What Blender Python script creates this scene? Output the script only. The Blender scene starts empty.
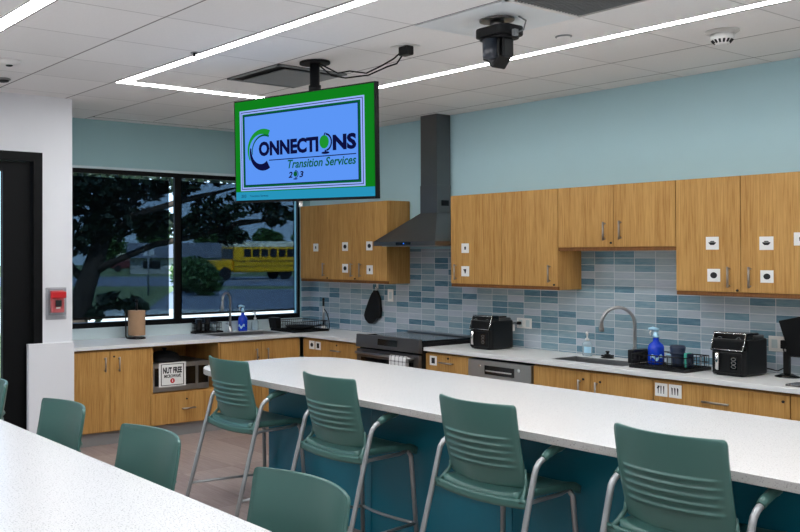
import bpy, bmesh, math, random
from mathutils import Vector, Matrix
random.seed(7)
S = bpy.context.scene
COL = S.collection
CEIL = 2.896
TOP = 0.864            # worktop height

# ------------------------------------------------------------------ materials
def lin(c):
    return tuple(((v/255.0)/12.92 if v/255.0 <= 0.04045 else ((v/255.0+0.055)/1.055)**2.4) for v in c)

class NT:
    def __init__(s, name):
        s.m = bpy.data.materials.new(name); s.m.use_nodes = True
        s.t = s.m.node_tree; s.n = s.t.nodes; s.n.clear()
        s.out = s.n.new('ShaderNodeOutputMaterial')
    def node(s, typ, **kw):
        n = s.n.new(typ)
        for k, v in kw.items():
            if k in n.inputs: s.set(n.inputs[k], v)
            else: setattr(n, k, v)
        return n
    def set(s, inp, v):
        if hasattr(v, 'is_linked') or isinstance(v, bpy.types.NodeSocket): s.t.links.new(v, inp)
        elif isinstance(v, tuple) and len(v) == 3 and inp.type == 'RGBA': inp.default_value = v + (1,)
        else: inp.default_value = v
    def math(s, op, a, b=0.0, c=None):
        n = s.n.new('ShaderNodeMath'); n.operation = op
        s.set(n.inputs[0], a); s.set(n.inputs[1], b)
        if c is not None: s.set(n.inputs[2], c)
        return n.outputs[0]
    def mix(s, f, a, b):
        n = s.n.new('ShaderNodeMix'); n.data_type = 'RGBA'
        s.set(n.inputs[0], f); s.set(n.inputs[6], a); s.set(n.inputs[7], b)
        return n.outputs[2]
    def ramp(s, f, stops, interp='LINEAR'):
        n = s.n.new('ShaderNodeValToRGB'); n.color_ramp.interpolation = interp
        e = n.color_ramp.elements
        while len(e) < len(stops): e.new(0.5)
        for i, (p, c) in enumerate(stops):
            e[i].position = p; e[i].color = tuple(c) + (1,)
        s.set(n.inputs[0], f); return n.outputs[0]
    def pos(s):
        return s.n.new('ShaderNodeNewGeometry').outputs['Position']
    def xyz(s, v):
        n = s.n.new('ShaderNodeSeparateXYZ'); s.set(n.inputs[0], v); return n.outputs
    def comb(s, x, y, z):
        n = s.n.new('ShaderNodeCombineXYZ'); s.set(n.inputs[0], x); s.set(n.inputs[1], y); s.set(n.inputs[2], z); return n.outputs[0]
    def scale(s, v, sc):
        n = s.n.new('ShaderNodeVectorMath'); n.operation = 'MULTIPLY'; s.set(n.inputs[0], v); n.inputs[1].default_value = sc; return n.outputs[0]
    def noise(s, v, scale=5.0, detail=3.0, rough=0.5):
        n = s.n.new('ShaderNodeTexNoise'); s.set(n.inputs['Vector'], v)
        n.inputs['Scale'].default_value = scale; n.inputs['Detail'].default_value = detail; n.inputs['Roughness'].default_value = rough
        return n.outputs['Fac']
    def white(s, v):
        n = s.n.new('ShaderNodeTexWhiteNoise'); n.noise_dimensions = '3D'; s.set(n.inputs['Vector'], v); return n.outputs['Value']
    def bsdf(s, color, rough=0.5, metal=0.0, **kw):
        b = s.n.new('ShaderNodeBsdfPrincipled')
        s.set(b.inputs['Base Color'], color); s.set(b.inputs['Roughness'], rough); s.set(b.inputs['Metallic'], metal)
        for k, v in kw.items(): s.set(b.inputs[k], v)
        s.t.links.new(b.outputs[0], s.out.inputs[0]); return b
    def bump(s, b, h, strength=0.2, dist=0.002):
        n = s.n.new('ShaderNodeBump'); n.inputs['Strength'].default_value = strength; n.inputs['Distance'].default_value = dist
        s.set(n.inputs['Height'], h); s.t.links.new(n.outputs[0], b.inputs['Normal'])

def plain(name, c, rough=0.5, metal=0.0, var=0.06, sc=6.0, **kw):
    """solid colour with a faint procedural mottling"""
    t = NT(name); a = lin(c)
    f = t.noise(t.pos(), sc, 2.0)
    col = t.mix(f, tuple(v*(1-var) for v in a), tuple(min(1, v*(1+var)) for v in a))
    t.bsdf(col, rough, metal, **kw); return t.m

def emis(name, c, strength):
    t = NT(name); e = t.n.new('ShaderNodeEmission'); e.inputs[0].default_value = tuple(lin(c))+(1,); e.inputs[1].default_value = strength
    t.t.links.new(e.outputs[0], t.out.inputs[0]); return t.m

def wood(name, dark, light, rough=0.45):
    t = NT(name); p = t.pos()
    fine = t.noise(t.scale(p, (60, 60, 2.0)), 2.2, 3.0, 0.65)
    wide = t.noise(t.scale(p, (14, 14, 0.5)), 1.0, 2.0)
    f = t.math('ADD', t.math('MULTIPLY', fine, 0.75), t.math('MULTIPLY', wide, 0.35))
    col = t.ramp(f, [(0.36, lin(dark)), (0.52, tuple((a+b)/2 for a, b in zip(lin(dark), lin(light)))), (0.70, lin(light))])
    b = t.bsdf(col, rough); b.inputs['Specular IOR Level'].default_value = 0.3
    return t.m

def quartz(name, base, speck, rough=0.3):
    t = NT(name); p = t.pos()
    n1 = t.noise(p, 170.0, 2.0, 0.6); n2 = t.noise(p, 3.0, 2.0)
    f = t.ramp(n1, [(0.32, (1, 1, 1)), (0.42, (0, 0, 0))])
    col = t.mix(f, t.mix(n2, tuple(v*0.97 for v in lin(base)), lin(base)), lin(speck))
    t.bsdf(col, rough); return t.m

def tile_mat():
    t = NT('backsplash_tile'); x, y, z = t.xyz(t.pos())
    W, Hh = 0.1645, 0.0526
    u = t.math('DIVIDE', t.math('SUBTRACT', t.math('ADD', x, t.math('MULTIPLY', y, -1.0)), 3.958), W)   # works on both walls
    v = t.math('DIVIDE', t.math('SUBTRACT', z, 1.2423), Hh)
    iu = t.math('FLOOR', u); iv = t.math('FLOOR', v)
    fu = t.math('SUBTRACT', u, iu); fv = t.math('SUBTRACT', v, iv)
    r = t.white(t.comb(iu, iv, 3.7))
    r2 = t.white(t.comb(iu, iv, 9.1))
    wash = t.noise(t.comb(t.math('MULTIPLY', u, 1.2), t.math('MULTIPLY', v, 2.2), t.math('MULTIPLY', r2, 20.0)), 1.6, 3.0, 0.6)
    k = t.math('ADD', t.math('MULTIPLY', r, 0.72), t.math('MULTIPLY', wash, 0.36))
    col = t.ramp(k, [(0.10, lin((66, 102, 124))), (0.24, lin((92, 128, 146))), (0.40, lin((122, 152, 164))), (0.55, lin((146, 164, 174))), (0.72, lin((160, 174, 184))), (0.92, lin((176, 184, 198)))])
    du = t.math('MINIMUM', fu, t.math('SUBTRACT', 1.0, fu)); dv = t.math('MINIMUM', fv, t.math('SUBTRACT', 1.0, fv))
    g = t.math('MAXIMUM', t.math('LESS_THAN', du, 0.012), t.math('LESS_THAN', dv, 0.036))
    col = t.mix(g, col, lin((196, 202, 208)))
    t.bsdf(col, t.math('ADD', 0.22, t.math('MULTIPLY', g, 0.5))); return t.m

def ceiling_mat():
    t = NT('ceiling_tile'); x, y, z = t.xyz(t.pos())
    P = 0.6074
    def ln(c, off, w):
        f = t.math('FRACT', t.math('ADD', t.math('DIVIDE', t.math('SUBTRACT', c, off), P), 100.5))
        return t.math('LESS_THAN', t.math('ABSOLUTE', t.math('SUBTRACT', f, 0.5)), w)
    lx = ln(x, 3.536, 0.007); ly = ln(y, -0.844, 0.010)
    spk = t.noise(t.pos(), 90.0, 2.0)
    base = t.mix(spk, lin((232, 231, 230)), lin((240, 239, 238)))
    ix = t.math('FLOOR', t.math('DIVIDE', t.math('SUBTRACT', x, 3.536), P)); iy = t.math('FLOOR', t.math('DIVIDE', t.math('ADD', y, 0.844), P))
    base = t.mix(t.math('MULTIPLY', t.white(t.comb(ix, iy, 1.0)), 0.10), base, lin((150, 150, 152)))
    col = t.mix(t.math('MULTIPLY', lx, 0.42), base, lin((96, 92, 92)))
    col = t.mix(t.math('MULTIPLY', ly, 0.8), col, lin((90, 84, 84)))
    t.bsdf(col, 0.9); return t.m

def floor_mat():
    t = NT('floor_vinyl'); x, y, z = t.xyz(t.pos())
    W, L = 0.457, 0.914
    ix = t.math('FLOOR', t.math('DIVIDE', x, L)); iy = t.math('FLOOR', t.math('DIVIDE', y, W))
    r = t.white(t.comb(ix, iy, 2.0))
    st = t.noise(t.comb(t.math('MULTIPLY', x, 3.0), t.math('MULTIPLY', y, 40.0), r), 1.6, 4.0, 0.65)
    k = t.math('ADD', t.math('MULTIPLY', r, 0.25), t.math('MULTIPLY', st, 0.75))
    col = t.ramp(k, [(0.2, lin((134, 118, 114))), (0.5, lin((158, 143, 138))), (0.8, lin((178, 164, 159)))])
    fx = t.math('FRACT', t.math('DIVIDE', x, L)); fy = t.math('FRACT', t.math('DIVIDE', y, W))
    g = t.math('MAXIMUM', t.math('LESS_THAN', fx, 0.004), t.math('LESS_THAN', fy, 0.008))
    col = t.mix(t.math('MULTIPLY', g, 0.5), col, lin((70, 58, 55)))
    t.bsdf(col, 0.5); return t.m

def see_through(name, tint, amount, rough=0.2, body=(8, 12, 16), spec=0.5):
    t = NT(name)
    tr = t.n.new('ShaderNodeBsdfTransparent'); tr.inputs[0].default_value = tuple(tint)+(1,)
    d = t.n.new('ShaderNodeBsdfPrincipled'); d.inputs['Base Color'].default_value = tuple(lin(body))+(1,); d.inputs['Roughness'].default_value = rough; d.inputs['Specular IOR Level'].default_value = spec
    m = t.n.new('ShaderNodeMixShader')
    f = t.math('ADD', amount, t.math('MULTIPLY', t.noise(t.pos(), 30.0), 0.01))
    t.set(m.inputs[0], f); t.t.links.new(d.outputs[0], m.inputs[1]); t.t.links.new(tr.outputs[0], m.inputs[2])
    t.t.links.new(m.outputs[0], t.out.inputs[0]); return t.m

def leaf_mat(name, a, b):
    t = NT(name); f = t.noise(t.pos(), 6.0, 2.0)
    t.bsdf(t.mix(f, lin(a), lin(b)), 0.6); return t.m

def grass_mat(name, a, b, sc=0.6):
    t = NT(name); f = t.noise(t.pos(), sc, 5.0, 0.7)
    t.bsdf(t.mix(f, lin(a), lin(b)), 0.9); return t.m

M = {}
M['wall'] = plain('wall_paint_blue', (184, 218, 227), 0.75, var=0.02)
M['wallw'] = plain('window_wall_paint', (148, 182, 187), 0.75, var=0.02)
M['white'] = plain('wall_paint_white', (214, 216, 220), 0.7, var=0.015)
M['ceil'] = ceiling_mat(); M['floor'] = floor_mat(); M['tile'] = tile_mat()
M['oak'] = wood('oak_veneer', (154, 108, 52), (198, 154, 90))
M['oak_dark'] = wood('oak_edge', (96, 58, 26), (132, 86, 44))
M['quartz'] = quartz('white_quartz', (226, 227, 228), (176, 178, 182), 0.22)
M['quartz2'] = quartz('white_quartz_table', (224, 225, 227), (150, 154, 158), 0.22)
M['qedge'] = quartz('quartz_edge_painted_shade', (172, 172, 170), (132, 132, 132), 0.5)  # same quartz as the top, edge shading painted in as darker grey
M['laminate'] = plain('counter_solid_surface', (224, 226, 226), 0.32, var=0.01)
M['teal'] = plain('teal_panel', (0, 108, 130), 0.4, var=0.05)
M['green'] = plain('green_plastic', (64, 104, 98), 0.38, var=0.03)
M['tube'] = plain('grey_metal_tube', (160, 164, 166), 0.38, 0.6, var=0.04)
M['steel'] = plain('brushed_steel', (176, 176, 176), 0.3, 0.95, var=0.05, sc=14)
M['rim'] = plain('sink_rim', (206, 206, 204), 0.4, 0.35, var=0.02)
M['chrome'] = plain('chrome', (225, 225, 225), 0.12, 1.0, var=0.02)
M['dsteel'] = plain('black_stainless', (112, 110, 110), 0.32, 0.9, var=0.06)
M['handle'] = plain('nickel_handle', (160, 153, 146), 0.35, 0.85)
M['black'] = plain('black_plastic', (10, 11, 13), 0.38, **{'Specular IOR Level': 0.3})
M['bsatin'] = plain('black_satin', (17, 18, 21), 0.55, **{'Specular IOR Level': 0.25})
M['bgloss'] = plain('black_gloss', (8, 9, 11), 0.08)
M['navyc'] = plain('slate_plastic', (44, 50, 60), 0.35)
M['navy'] = plain('dark_navy_plastic', (30, 42, 66), 0.45)
M['frame'] = plain('black_aluminium', (6, 7, 9), 0.55, 0.0, **{'Specular IOR Level': 0.15})
M['paper'] = plain('white_card', (232, 232, 230), 0.7, var=0.01)
M['ink'] = plain('black_ink', (16, 18, 22), 0.7)
M['inkblue'] = plain('blue_ink', (20, 30, 70), 0.7)
M['red'] = plain('red_plastic', (190, 20, 28), 0.4)
M['cover'] = see_through('clear_cover', (0.94, 0.94, 0.95), 0.84, 0.2, (190, 196, 200))
M['kraft'] = plain('brown_paper', (168, 134, 104), 0.85, var=0.08, sc=30)
M['blue'] = plain('blue_bottle', (14, 62, 200), 0.2)
M['lblue'] = plain('pale_blue_plastic', (170, 214, 236), 0.3)
M['clear'] = see_through('clear_bottle', (0.86, 0.93, 0.95), 0.55, 0.1, (196, 214, 222))
M['cloth'] = None
M['plate'] = plain('white_plate', (228, 228, 226), 0.4, var=0.01)
M['kick'] = plain('toe_kick_grey', (150, 150, 150), 0.6)
M['sdp'] = plain('detector_plate', (196, 194, 190), 0.5)
M['vent'] = plain('vent_plate', (128, 132, 134), 0.6)
M['grille'] = plain('vent_dark_grille', (78, 78, 76), 0.7)
M['light'] = emis('light_diffuser', (251, 252, 253), 36.5)
M['ucl'] = emis('under_cabinet_led', (255, 246, 232), 3.2)
M['scr_green'] = emis('screen_green', (16, 128, 30), 0.95)
M['scr_blue'] = emis('screen_blue', (92, 150, 246), 1.0)
M['scr_teal'] = emis('screen_teal', (40, 150, 190), 0.95)
M['scr_line'] = emis('screen_lavender', (150, 176, 250), 1.0)
M['scr_navy'] = emis('screen_navy', (14, 18, 66), 0.9)
M['scr_dgreen'] = emis('screen_dark_green', (8, 92, 56), 0.95)
M['scr_lgreen'] = emis('screen_light_green', (30, 150, 50), 0.95)
M['led'] = emis('led_blue', (60, 130, 255), 1.5)
M['glass'] = see_through('window_glass', (0.94, 0.97, 0.97), 0.93, 0.03, (20, 30, 34))
M['shade'] = see_through('shade_mesh', (0.64, 0.78, 0.90), 0.33, 0.9, (3, 6, 9), 0.05)
M['sill'] = plain('sill_pale', (190, 206, 210), 0.5, var=0.02)
M['bark'] = plain('tree_bark', (62, 52, 46), 0.9, var=0.2, sc=20)
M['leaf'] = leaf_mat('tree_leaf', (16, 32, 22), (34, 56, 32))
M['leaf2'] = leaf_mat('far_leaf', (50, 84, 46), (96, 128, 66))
M['grass'] = grass_mat('grass', (96, 116, 62), (142, 150, 96))
M['asphalt'] = grass_mat('asphalt', (122, 128, 136), (148, 152, 158), 2.0)
M['concrete'] = grass_mat('concrete', (206, 198, 180), (226, 220, 204), 3.0)
M['bus'] = plain('bus_yellow', (255, 186, 10), 0.4)
M['busroof'] = plain('bus_roof', (236, 226, 190), 0.5)
M['brick'] = plain('far_building_wall', (176, 178, 178), 0.8)
M['roof'] = plain('far_building_roof', (112, 116, 122), 0.8)
M['vanred'] = plain('van_red', (104, 44, 46), 0.5)

def towel_mat():
    t = NT('checked_towel'); x, y, z = t.xyz(t.pos())
    fx = t.math('FRACT', t.math('MULTIPLY', x, 22.0)); fz = t.math('FRACT', t.math('MULTIPLY', z, 22.0))
    a = t.math('LESS_THAN', fx, 0.28); b = t.math('LESS_THAN', fz, 0.28)
    k = t.math('MULTIPLY', t.math('ADD', a, b), 0.42)
    t.bsdf(t.mix(k, lin((232, 232, 232)), lin((60, 62, 68))), 0.9); return t.m
M['cloth'] = towel_mat()

# ------------------------------------------------------------------ mesh builder
class MB:
    def __init__(s, off=(0, 0, 0)):
        s.b = bmesh.new(); s.o = Vector(off)
    def _v(s, p): return s.b.verts.new(Vector(p) - s.o)
    def face(s, pts, mi=0):
        f = s.b.faces.new([s._v(p) for p in pts]); f.material_index = mi; return f
    def box(s, x0, x1, y0, y1, z0, z1, mi=0, bev=0.0, seg=2):
        x0, x1 = sorted((x0, x1)); y0, y1 = sorted((y0, y1)); z0, z1 = sorted((z0, z1))
        v = [s._v((x, y, z)) for z in (z0, z1) for y in (y0, y1) for x in (x0, x1)]
        fs = []
        for q in ((0, 2, 3, 1), (4, 5, 7, 6), (0, 1, 5, 4), (2, 6, 7, 3), (0, 4, 6, 2), (1, 3, 7, 5)):
            f = s.b.faces.new([v[i] for i in q]); f.material_index = mi; fs.append(f)
        if bev > 0:
            es = list({e for f in fs for e in f.edges})
            bmesh.ops.bevel(s.b, geom=es, offset=bev, segments=seg, profile=0.5, affect='EDGES', material=-1)
        return s
    def prism(s, pts, axis, a, b, mi=0):
        """2-D polygon (list of (p,q)) extruded along an axis 'x','y','z' from a to b"""
        def P(p, q, r): return {'x': (r, p, q), 'y': (p, r, q), 'z': (p, q, r)}[axis]
        A = [s._v(P(p, q, a)) for p, q in pts]; B = [s._v(P(p, q, b)) for p, q in pts]
        n = len(pts); fs = [s.b.faces.new(A), s.b.faces.new(B[::-1])]
        for i in range(n): fs.append(s.b.faces.new([A[i], B[i], B[(i+1) % n], A[(i+1) % n]]))
        for f in fs: f.material_index = mi
        return s
    def tube(s, pts, r, seg=10, mi=0, caps=True):
        pts = [Vector(p) for p in pts]; rs = r if isinstance(r, (list, tuple)) else [r]*len(pts)
        rings = []; prev = None
        for i, p in enumerate(pts):
            t = (pts[min(i+1, len(pts)-1)] - pts[max(i-1, 0)])
            if t.length < 1e-9: t = Vector((0, 0, 1))
            t.normalize()
            if prev is None:
                a = Vector((0, 0, 1)) if abs(t.z) < 0.9 else Vector((1, 0, 0))
                n = t.cross(a).normalized()
            else:
                n = (prev - t*prev.dot(t)); n = n.normalized() if n.length > 1e-6 else t.orthogonal().normalized()
            prev = n; bb = t.cross(n)
            rings.append([s._v(p + (n*math.cos(2*math.pi*k/seg) + bb*math.sin(2*math.pi*k/seg))*rs[i]) for k in range(seg)])
        for a, b in zip(rings, rings[1:]):
            for k in range(seg):
                f = s.b.faces.new([a[k], a[(k+1) % seg], b[(k+1) % seg], b[k]]); f.material_index = mi; f.smooth = True
        if caps:
            for rr, fl in ((rings[0], True), (rings[-1], False)):
                f = s.b.faces.new(rr[::-1] if fl else rr); f.material_index = mi
        return s
    def cyl(s, p0, p1, r0, r1=None, seg=20, mi=0):
        return s.tube([p0, p1], [r0, r0 if r1 is None else r1], seg, mi)
    def lathe(s, c, prof, seg=24, mi=0, sx=1.0, sy=1.0, smooth=True):
        """profile [(r,z)...] turned about the vertical through c"""
        rings = [[s._v((c[0]+r*sx*math.cos(2*math.pi*k/seg), c[1]+r*sy*math.sin(2*math.pi*k/seg), c[2]+z)) for k in range(seg)] for r, z in prof]
        for a, b in zip(rings, rings[1:]):
            for k in range(seg):
                f = s.b.faces.new([a[k], a[(k+1) % seg], b[(k+1) % seg], b[k]]); f.material_index = mi; f.smooth = smooth
        for rr, fl in ((rings[0], True), (rings[-1], False)):
            f = s.b.faces.new(rr[::-1] if fl else rr); f.material_index = mi
        return s
    def grid2(s, fn_a, fn_b, nu, nv, mi=0):
        """closed shell between two parametrised surfaces"""
        A = [[s._v(fn_a(i/nu, j/nv)) for i in range(nu+1)] for j in range(nv+1)]
        B = [[s._v(fn_b(i/nu, j/nv)) for i in range(nu+1)] for j in range(nv+1)]
        def q(a, b, c, d):
            f = s.b.faces.new([a, b, c, d]); f.material_index = mi; f.smooth = True
        for j in range(nv):
            for i in range(nu):
                q(A[j][i], A[j][i+1], A[j+1][i+1], A[j+1][i]); q(B[j][i], B[j+1][i], B[j+1][i+1], B[j][i+1])
        for j in range(nv):
            q(A[j][0], A[j+1][0], B[j+1][0], B[j][0]); q(A[j+1][nu], A[j][nu], B[j][nu], B[j+1][nu])
        for i in range(nu):
            q(A[0][i+1], A[0][i], B[0][i], B[0][i+1]); q(A[nv][i], A[nv][i+1], B[nv][i+1], B[nv][i])
        return s
    def slab(s, xs, ys, inc, z0, z1, mi=0):
        """flat slab on a cell grid; inc(x,y) says which cells are filled (lets worktops have sink holes)"""
        vt = {}; vb = {}
        def g(d, i, j, z):
            if (i, j) not in d: d[(i, j)] = s._v((xs[i], ys[j], z))
            return d[(i, j)]
        cell = lambda i, j: 0 <= i < len(xs)-1 and 0 <= j < len(ys)-1 and inc((xs[i]+xs[i+1])/2, (ys[j]+ys[j+1])/2)
        for i in range(len(xs)-1):
            for j in range(len(ys)-1):
                if not cell(i, j): continue
                s.b.faces.new([g(vt, i, j, z1), g(vt, i+1, j, z1), g(vt, i+1, j+1, z1), g(vt, i, j+1, z1)])
                s.b.faces.new([g(vb, i, j+1, z0), g(vb, i+1, j+1, z0), g(vb, i+1, j, z0), g(vb, i, j, z0)])
                for (di, dj, a, b) in ((0, -1, (i, j), (i+1, j)), (1, 0, (i+1, j), (i+1, j+1)), (0, 1, (i+1, j+1), (i, j+1)), (-1, 0, (i, j+1), (i, j))):
                    if not cell(i+di, j+dj):
                        s.b.faces.new([g(vb, *a, z0), g(vb, *b, z0), g(vt, *b, z1), g(vt, *a, z1)])
        return s
    def build(s, name, mats, parent=None, bevel=0.0, seg=2, smooth=False, fix=True):
        if fix: bmesh.ops.recalc_face_normals(s.b, faces=s.b.faces)
        me = bpy.data.meshes.new(name); s.b.to_mesh(me); s.b.free()
        for m in (mats if isinstance(mats, (list, tuple)) else [mats]): me.materials.append(m)
        if smooth:
            for p in me.polygons: p.use_smooth = True
        o = bpy.data.objects.new(name, me); COL.objects.link(o)
        if parent is not None: o.parent = parent
        if bevel > 0:
            b = o.modifiers.new('bevel', 'BEVEL'); b.width = bevel; b.segments = seg; b.limit_method = 'ANGLE'; b.angle_limit = math.radians(50)
        return o

def rect_round(x0, x1, y0, y1, r, n=8):
    pts = []
    for cx, cy, a0 in ((x1-r, y0+r, -90), (x1-r, y1-r, 0), (x0+r, y1-r, 90), (x0+r, y0+r, 180)):
        for k in range(n+1):
            a = math.radians(a0 + 90*k/n); pts.append((cx+r*math.cos(a), cy+r*math.sin(a)))
    return pts

def tag(o, label=None, cat=None, group=None, kind=None):
    if label: o['label'] = label
    if cat: o['category'] = cat
    if group: o['group'] = group
    if kind: o['kind'] = kind
    return o

class Thing:
    """an Empty at the thing's base; parts are written in world coordinates (rotated things: local coordinates)"""
    def __init__(s, name, label, cat, loc=(0, 0, 0), group=None, local=False, rz=0.0):
        s.o = bpy.data.objects.new(name, None); COL.objects.link(s.o); s.o.empty_display_size = 0.05
        s.o.location = loc; s.o.rotation_euler = (0, 0, rz); s.off = (0, 0, 0) if local else loc
        tag(s.o, label, cat, group)
    def mb(s): return MB(s.off)
    def part(s, name, m, mats, parent=None, label=None, **kw):
        o = m.build(name, mats, parent or s.o, **kw)
        if label: o['label'] = label
        return o

def solo(name, m, mats, label, cat, group=None, **kw):
    return tag(m.build(name, mats, **kw), label, cat, group)
def struct(name, m, mats, label=None, **kw):
    return tag(m.build(name, mats, **kw), label, None, None, 'structure')

def dup(root, loc, rz=0.0, label=None):
    r = root.copy(); COL.objects.link(r); r.location = loc; r.rotation_euler = (0, 0, rz)
    if label: r['label'] = label
    for ch in list(root.children):
        c = ch.copy(); COL.objects.link(c); c.parent = r
        for g in list(ch.children):
            d = g.copy(); COL.objects.link(d); d.parent = c
    return r

def text_into(mb, body, mi, fit, plane, extr=0.0, shear=0.0, spacing=1.0, heavy=0.0):
    """writes text fitted to fit=(u0,u1,v0,v1); plane(u,v) gives the 3-D point"""
    cu = bpy.data.curves.new('t', 'FONT'); cu.body = body; cu.shear = shear; cu.space_character = spacing; cu.offset = heavy; cu.resolution_u = 3
    ob = bpy.data.objects.new('t', cu); COL.objects.link(ob)
    me = bpy.data.meshes.new_from_object(ob.evaluated_get(bpy.context.evaluated_depsgraph_get()))
    xs = [v.co.x for v in me.vertices]; ys = [v.co.y for v in me.vertices]
    x0, x1, y0, y1 = min(xs), max(xs), min(ys), max(ys)
    u0, u1, v0, v1 = fit
    vs = [mb._v(plane(u0+(v.co.x-x0)/(x1-x0)*(u1-u0), v0+(v.co.y-y0)/(y1-y0)*(v1-v0))) for v in me.vertices]
    for p in me.polygons:
        try:
            f = mb.b.faces.new([vs[i] for i in p.vertices]); f.material_index = mi
        except ValueError: pass
    bpy.data.objects.remove(ob); bpy.data.curves.remove(cu); bpy.data.meshes.remove(me)

# ================================================================== SETTING
XR, YB = 10.2, -9.2          # far right wall and rear wall of the room (behind the camera)
PX = 0.92                    # inner face of the white wall with the door
PY = -3.217                  # its free end
struct('floor', MB().box(-0.12, XR, YB, 0.12, -0.12, 0), M['floor'], 'mauve brown vinyl plank floor')
struct('ceiling', MB().box(-0.12, XR, YB, 0.12, CEIL, CEIL+0.15), M['ceil'], 'pale grey square tile ceiling')
struct('wall_back', MB().box(-0.12, XR, 0, 0.12, 0, CEIL), M['wall'], 'pale blue painted wall above the cabinets')
struct('wall_right', MB().box(XR, XR+0.12, YB, 0.12, 0, CEIL), M['white'])
struct('wall_rear', MB().box(PX-0.15, XR+0.12, YB-0.12, YB, 0, CEIL), M['white'])
# window wall with one opening
WY0, WY1, WZ0, WZ1 = -3.16, -0.135, 0.965, 2.44
w = MB().box(-0.12, 0, PY, 0.0, 0, WZ0).box(-0.12, 0, PY, 0.0, WZ1, CEIL).box(-0.12, 0, WY1, 0.0, WZ0, WZ1).box(-0.12, 0, PY, WY0, WZ0, WZ1)
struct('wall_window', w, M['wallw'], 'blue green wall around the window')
# white wall with the glazed door, and its short return
DY1, DY0, DZ = -3.476, -4.90, 2.446
w = MB().box(PX-0.15, PX, DY1, PY, 0, CEIL).box(PX-0.15, PX, DY0, DY1, DZ, CEIL).box(PX-0.15, PX, YB, DY0, 0, CEIL).box(-0.12, PX-0.15, PY-0.12, PY, 0, CEIL)
struct('wall_left', w, M['white'], 'white wall beside the black framed door')
struct('trim_1', MB().box(PX, PX+0.045, -3.605, PY-0.003, 0, 0.948), M['white'], 'white half height wall panel', bevel=0.004)
# tiled backsplash and the tiled strip on the window wall's corner
struct('trim_2', MB().box(0.0, 6.6, -0.012, 0, 0.80, 1.69).box(0, 0.012, -0.125, -0.012, 0.80, 1.69), M['tile'], 'blue grey stacked tile backsplash')
# window sill upstand
m = MB().box(0, 0.018, PY, -0.13, TOP-0.02, 0.955).box(-0.11, 0.03, PY, -0.13, 0.945, 0.965)
struct('trim_3', m, M['sill'], 'pale window sill ledge')
struct('trim_4', MB().box(-0.02, 0.012, PY, -0.13, 2.44, 2.462), M['sill'], 'pale head trim over the window')
# baseboard of white wall
struct('baseboard_left', MB().box(PX, PX+0.012, YB, DY0, 0, 0.1), M['bsatin'])

# window
wn = Thing('window_1', 'black framed window over the sink counter', 'window', (-0.06, -1.65, WZ0)); tag(wn.o, kind='structure')
del wn.o['category']
m = wn.mb()
FX0, FX1 = -0.042, -0.012
m.box(-0.10, FX1, WY0, WY1, WZ0, 1.012).box(FX0, FX1, WY0, WY1, 2.398, WZ1)
m.box(FX0, FX1, WY0, WY0+0.05, 1.012, 2.398).box(FX0, FX1, WY1-0.026, WY1, 1.012, 2.398).box(FX0, FX1, -1.700, -1.618, 1.012, 2.398)
wn.part('frame', m, M['frame'])
for a, b in ((WY0+0.05, -1.700), (-1.618, WY1-0.026)):
    wn.part('pane', wn.mb().box(-0.030, -0.024, a, b, 1.012, 2.398), M['glass'])

def shade(y0, y1, lab):
    t = Thing('roller_shade', lab, 'window shade', (-0.004, (y0+y1)/2, 2.36), group='window shades')
    t.part('mesh_cloth', t.mb().box(-0.0065, -0.0035, y0, y1, 1.062, 2.366), M['shade'])
    t.part('hem_bar', t.mb().box(-0.0095, 0.0015, y0, y1, 1.045, 1.066), M['frame'])
shade(-3.11, -1.772, 'dark see-through roller shade over the left window pane, tree behind it')
shade(-1.630, -0.215, 'dark see-through roller shade over the right window pane, bus seen through it')

# door at the far left
dr = Thing('door_1', 'black framed glass entrance door at the left edge', 'door', (PX-0.06, (DY0+DY1)/2, 0)); tag(dr.o, kind='structure')
del dr.o['category']
m = dr.mb(); a, b = PX-0.13, PX+0.012
m.box(a, b, DY1-0.075, DY1, 0, DZ).box(a, b, DY0, DY0+0.075, 0, DZ).box(a, b, DY0+0.075, DY1-0.075, DZ-0.07, DZ)
dr.part('frame', m, M['frame'])
m = dr.mb(); a, b = PX-0.09, PX-0.04
m.box(a, b, -3.782, DY1-0.08, 0.01, DZ-0.075).box(a, b, DY0+0.08, DY0+0.30, 0.01, DZ-0.075).box(a, b, DY0+0.30, -3.782, 2.295, DZ-0.075).box(a, b, DY0+0.30, -3.782, 0.01, 0.28)
dr.part('leaf', m, M['frame'])
dr.part('pane', dr.mb().box(PX-0.068, PX-0.062, DY0+0.30, -3.782, 0.28, 2.295), M['glass'])
m = dr.mb().tube([(PX-0.04, DY0+0.22, 0.95), (PX+0.02, DY0+0.22, 0.97), (PX+0.02, DY0+0.22, 1.23), (PX-0.04, DY0+0.22, 1.25)], 0.012)
dr.part('handle', m, M['steel'])

# fire alarm
fa = Thing('fire_alarm_pull', 'red fire alarm pull station under a clear cover on white wall', 'fire alarm', (PX, -3.36, 1.25))
fa.part('cover_box', fa.mb().box(PX, PX+0.012, -3.448, -3.272, 1.128, 1.384, bev=0.004).box(PX+0.012, PX+0.05, -3.43, -3.288, 1.165, 1.375, bev=0.008), M['cover'], label='clear plastic cover')
m = fa.mb().box(PX+0.012, PX+0.045, -3.415, -3.305, 1.185, 1.36, bev=0.006)
fa.part('body', m, M['red'])
fa.part('hood', fa.mb().box(PX+0.046, PX+0.062, -3.425, -3.293, 1.30, 1.352, bev=0.005), M['red'])
fa.part('pull_handle', fa.mb().box(PX+0.052, PX+0.064, -3.385, -3.335, 1.235, 1.285, bev=0.004), [M['ink']], label='dark pull lever with white writing')
m = fa.mb().box(PX+0.0505, PX+0.0515, -3.378, -3.342, 1.218, 1.230)
fa.part('writing', m, M['paper'])

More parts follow.
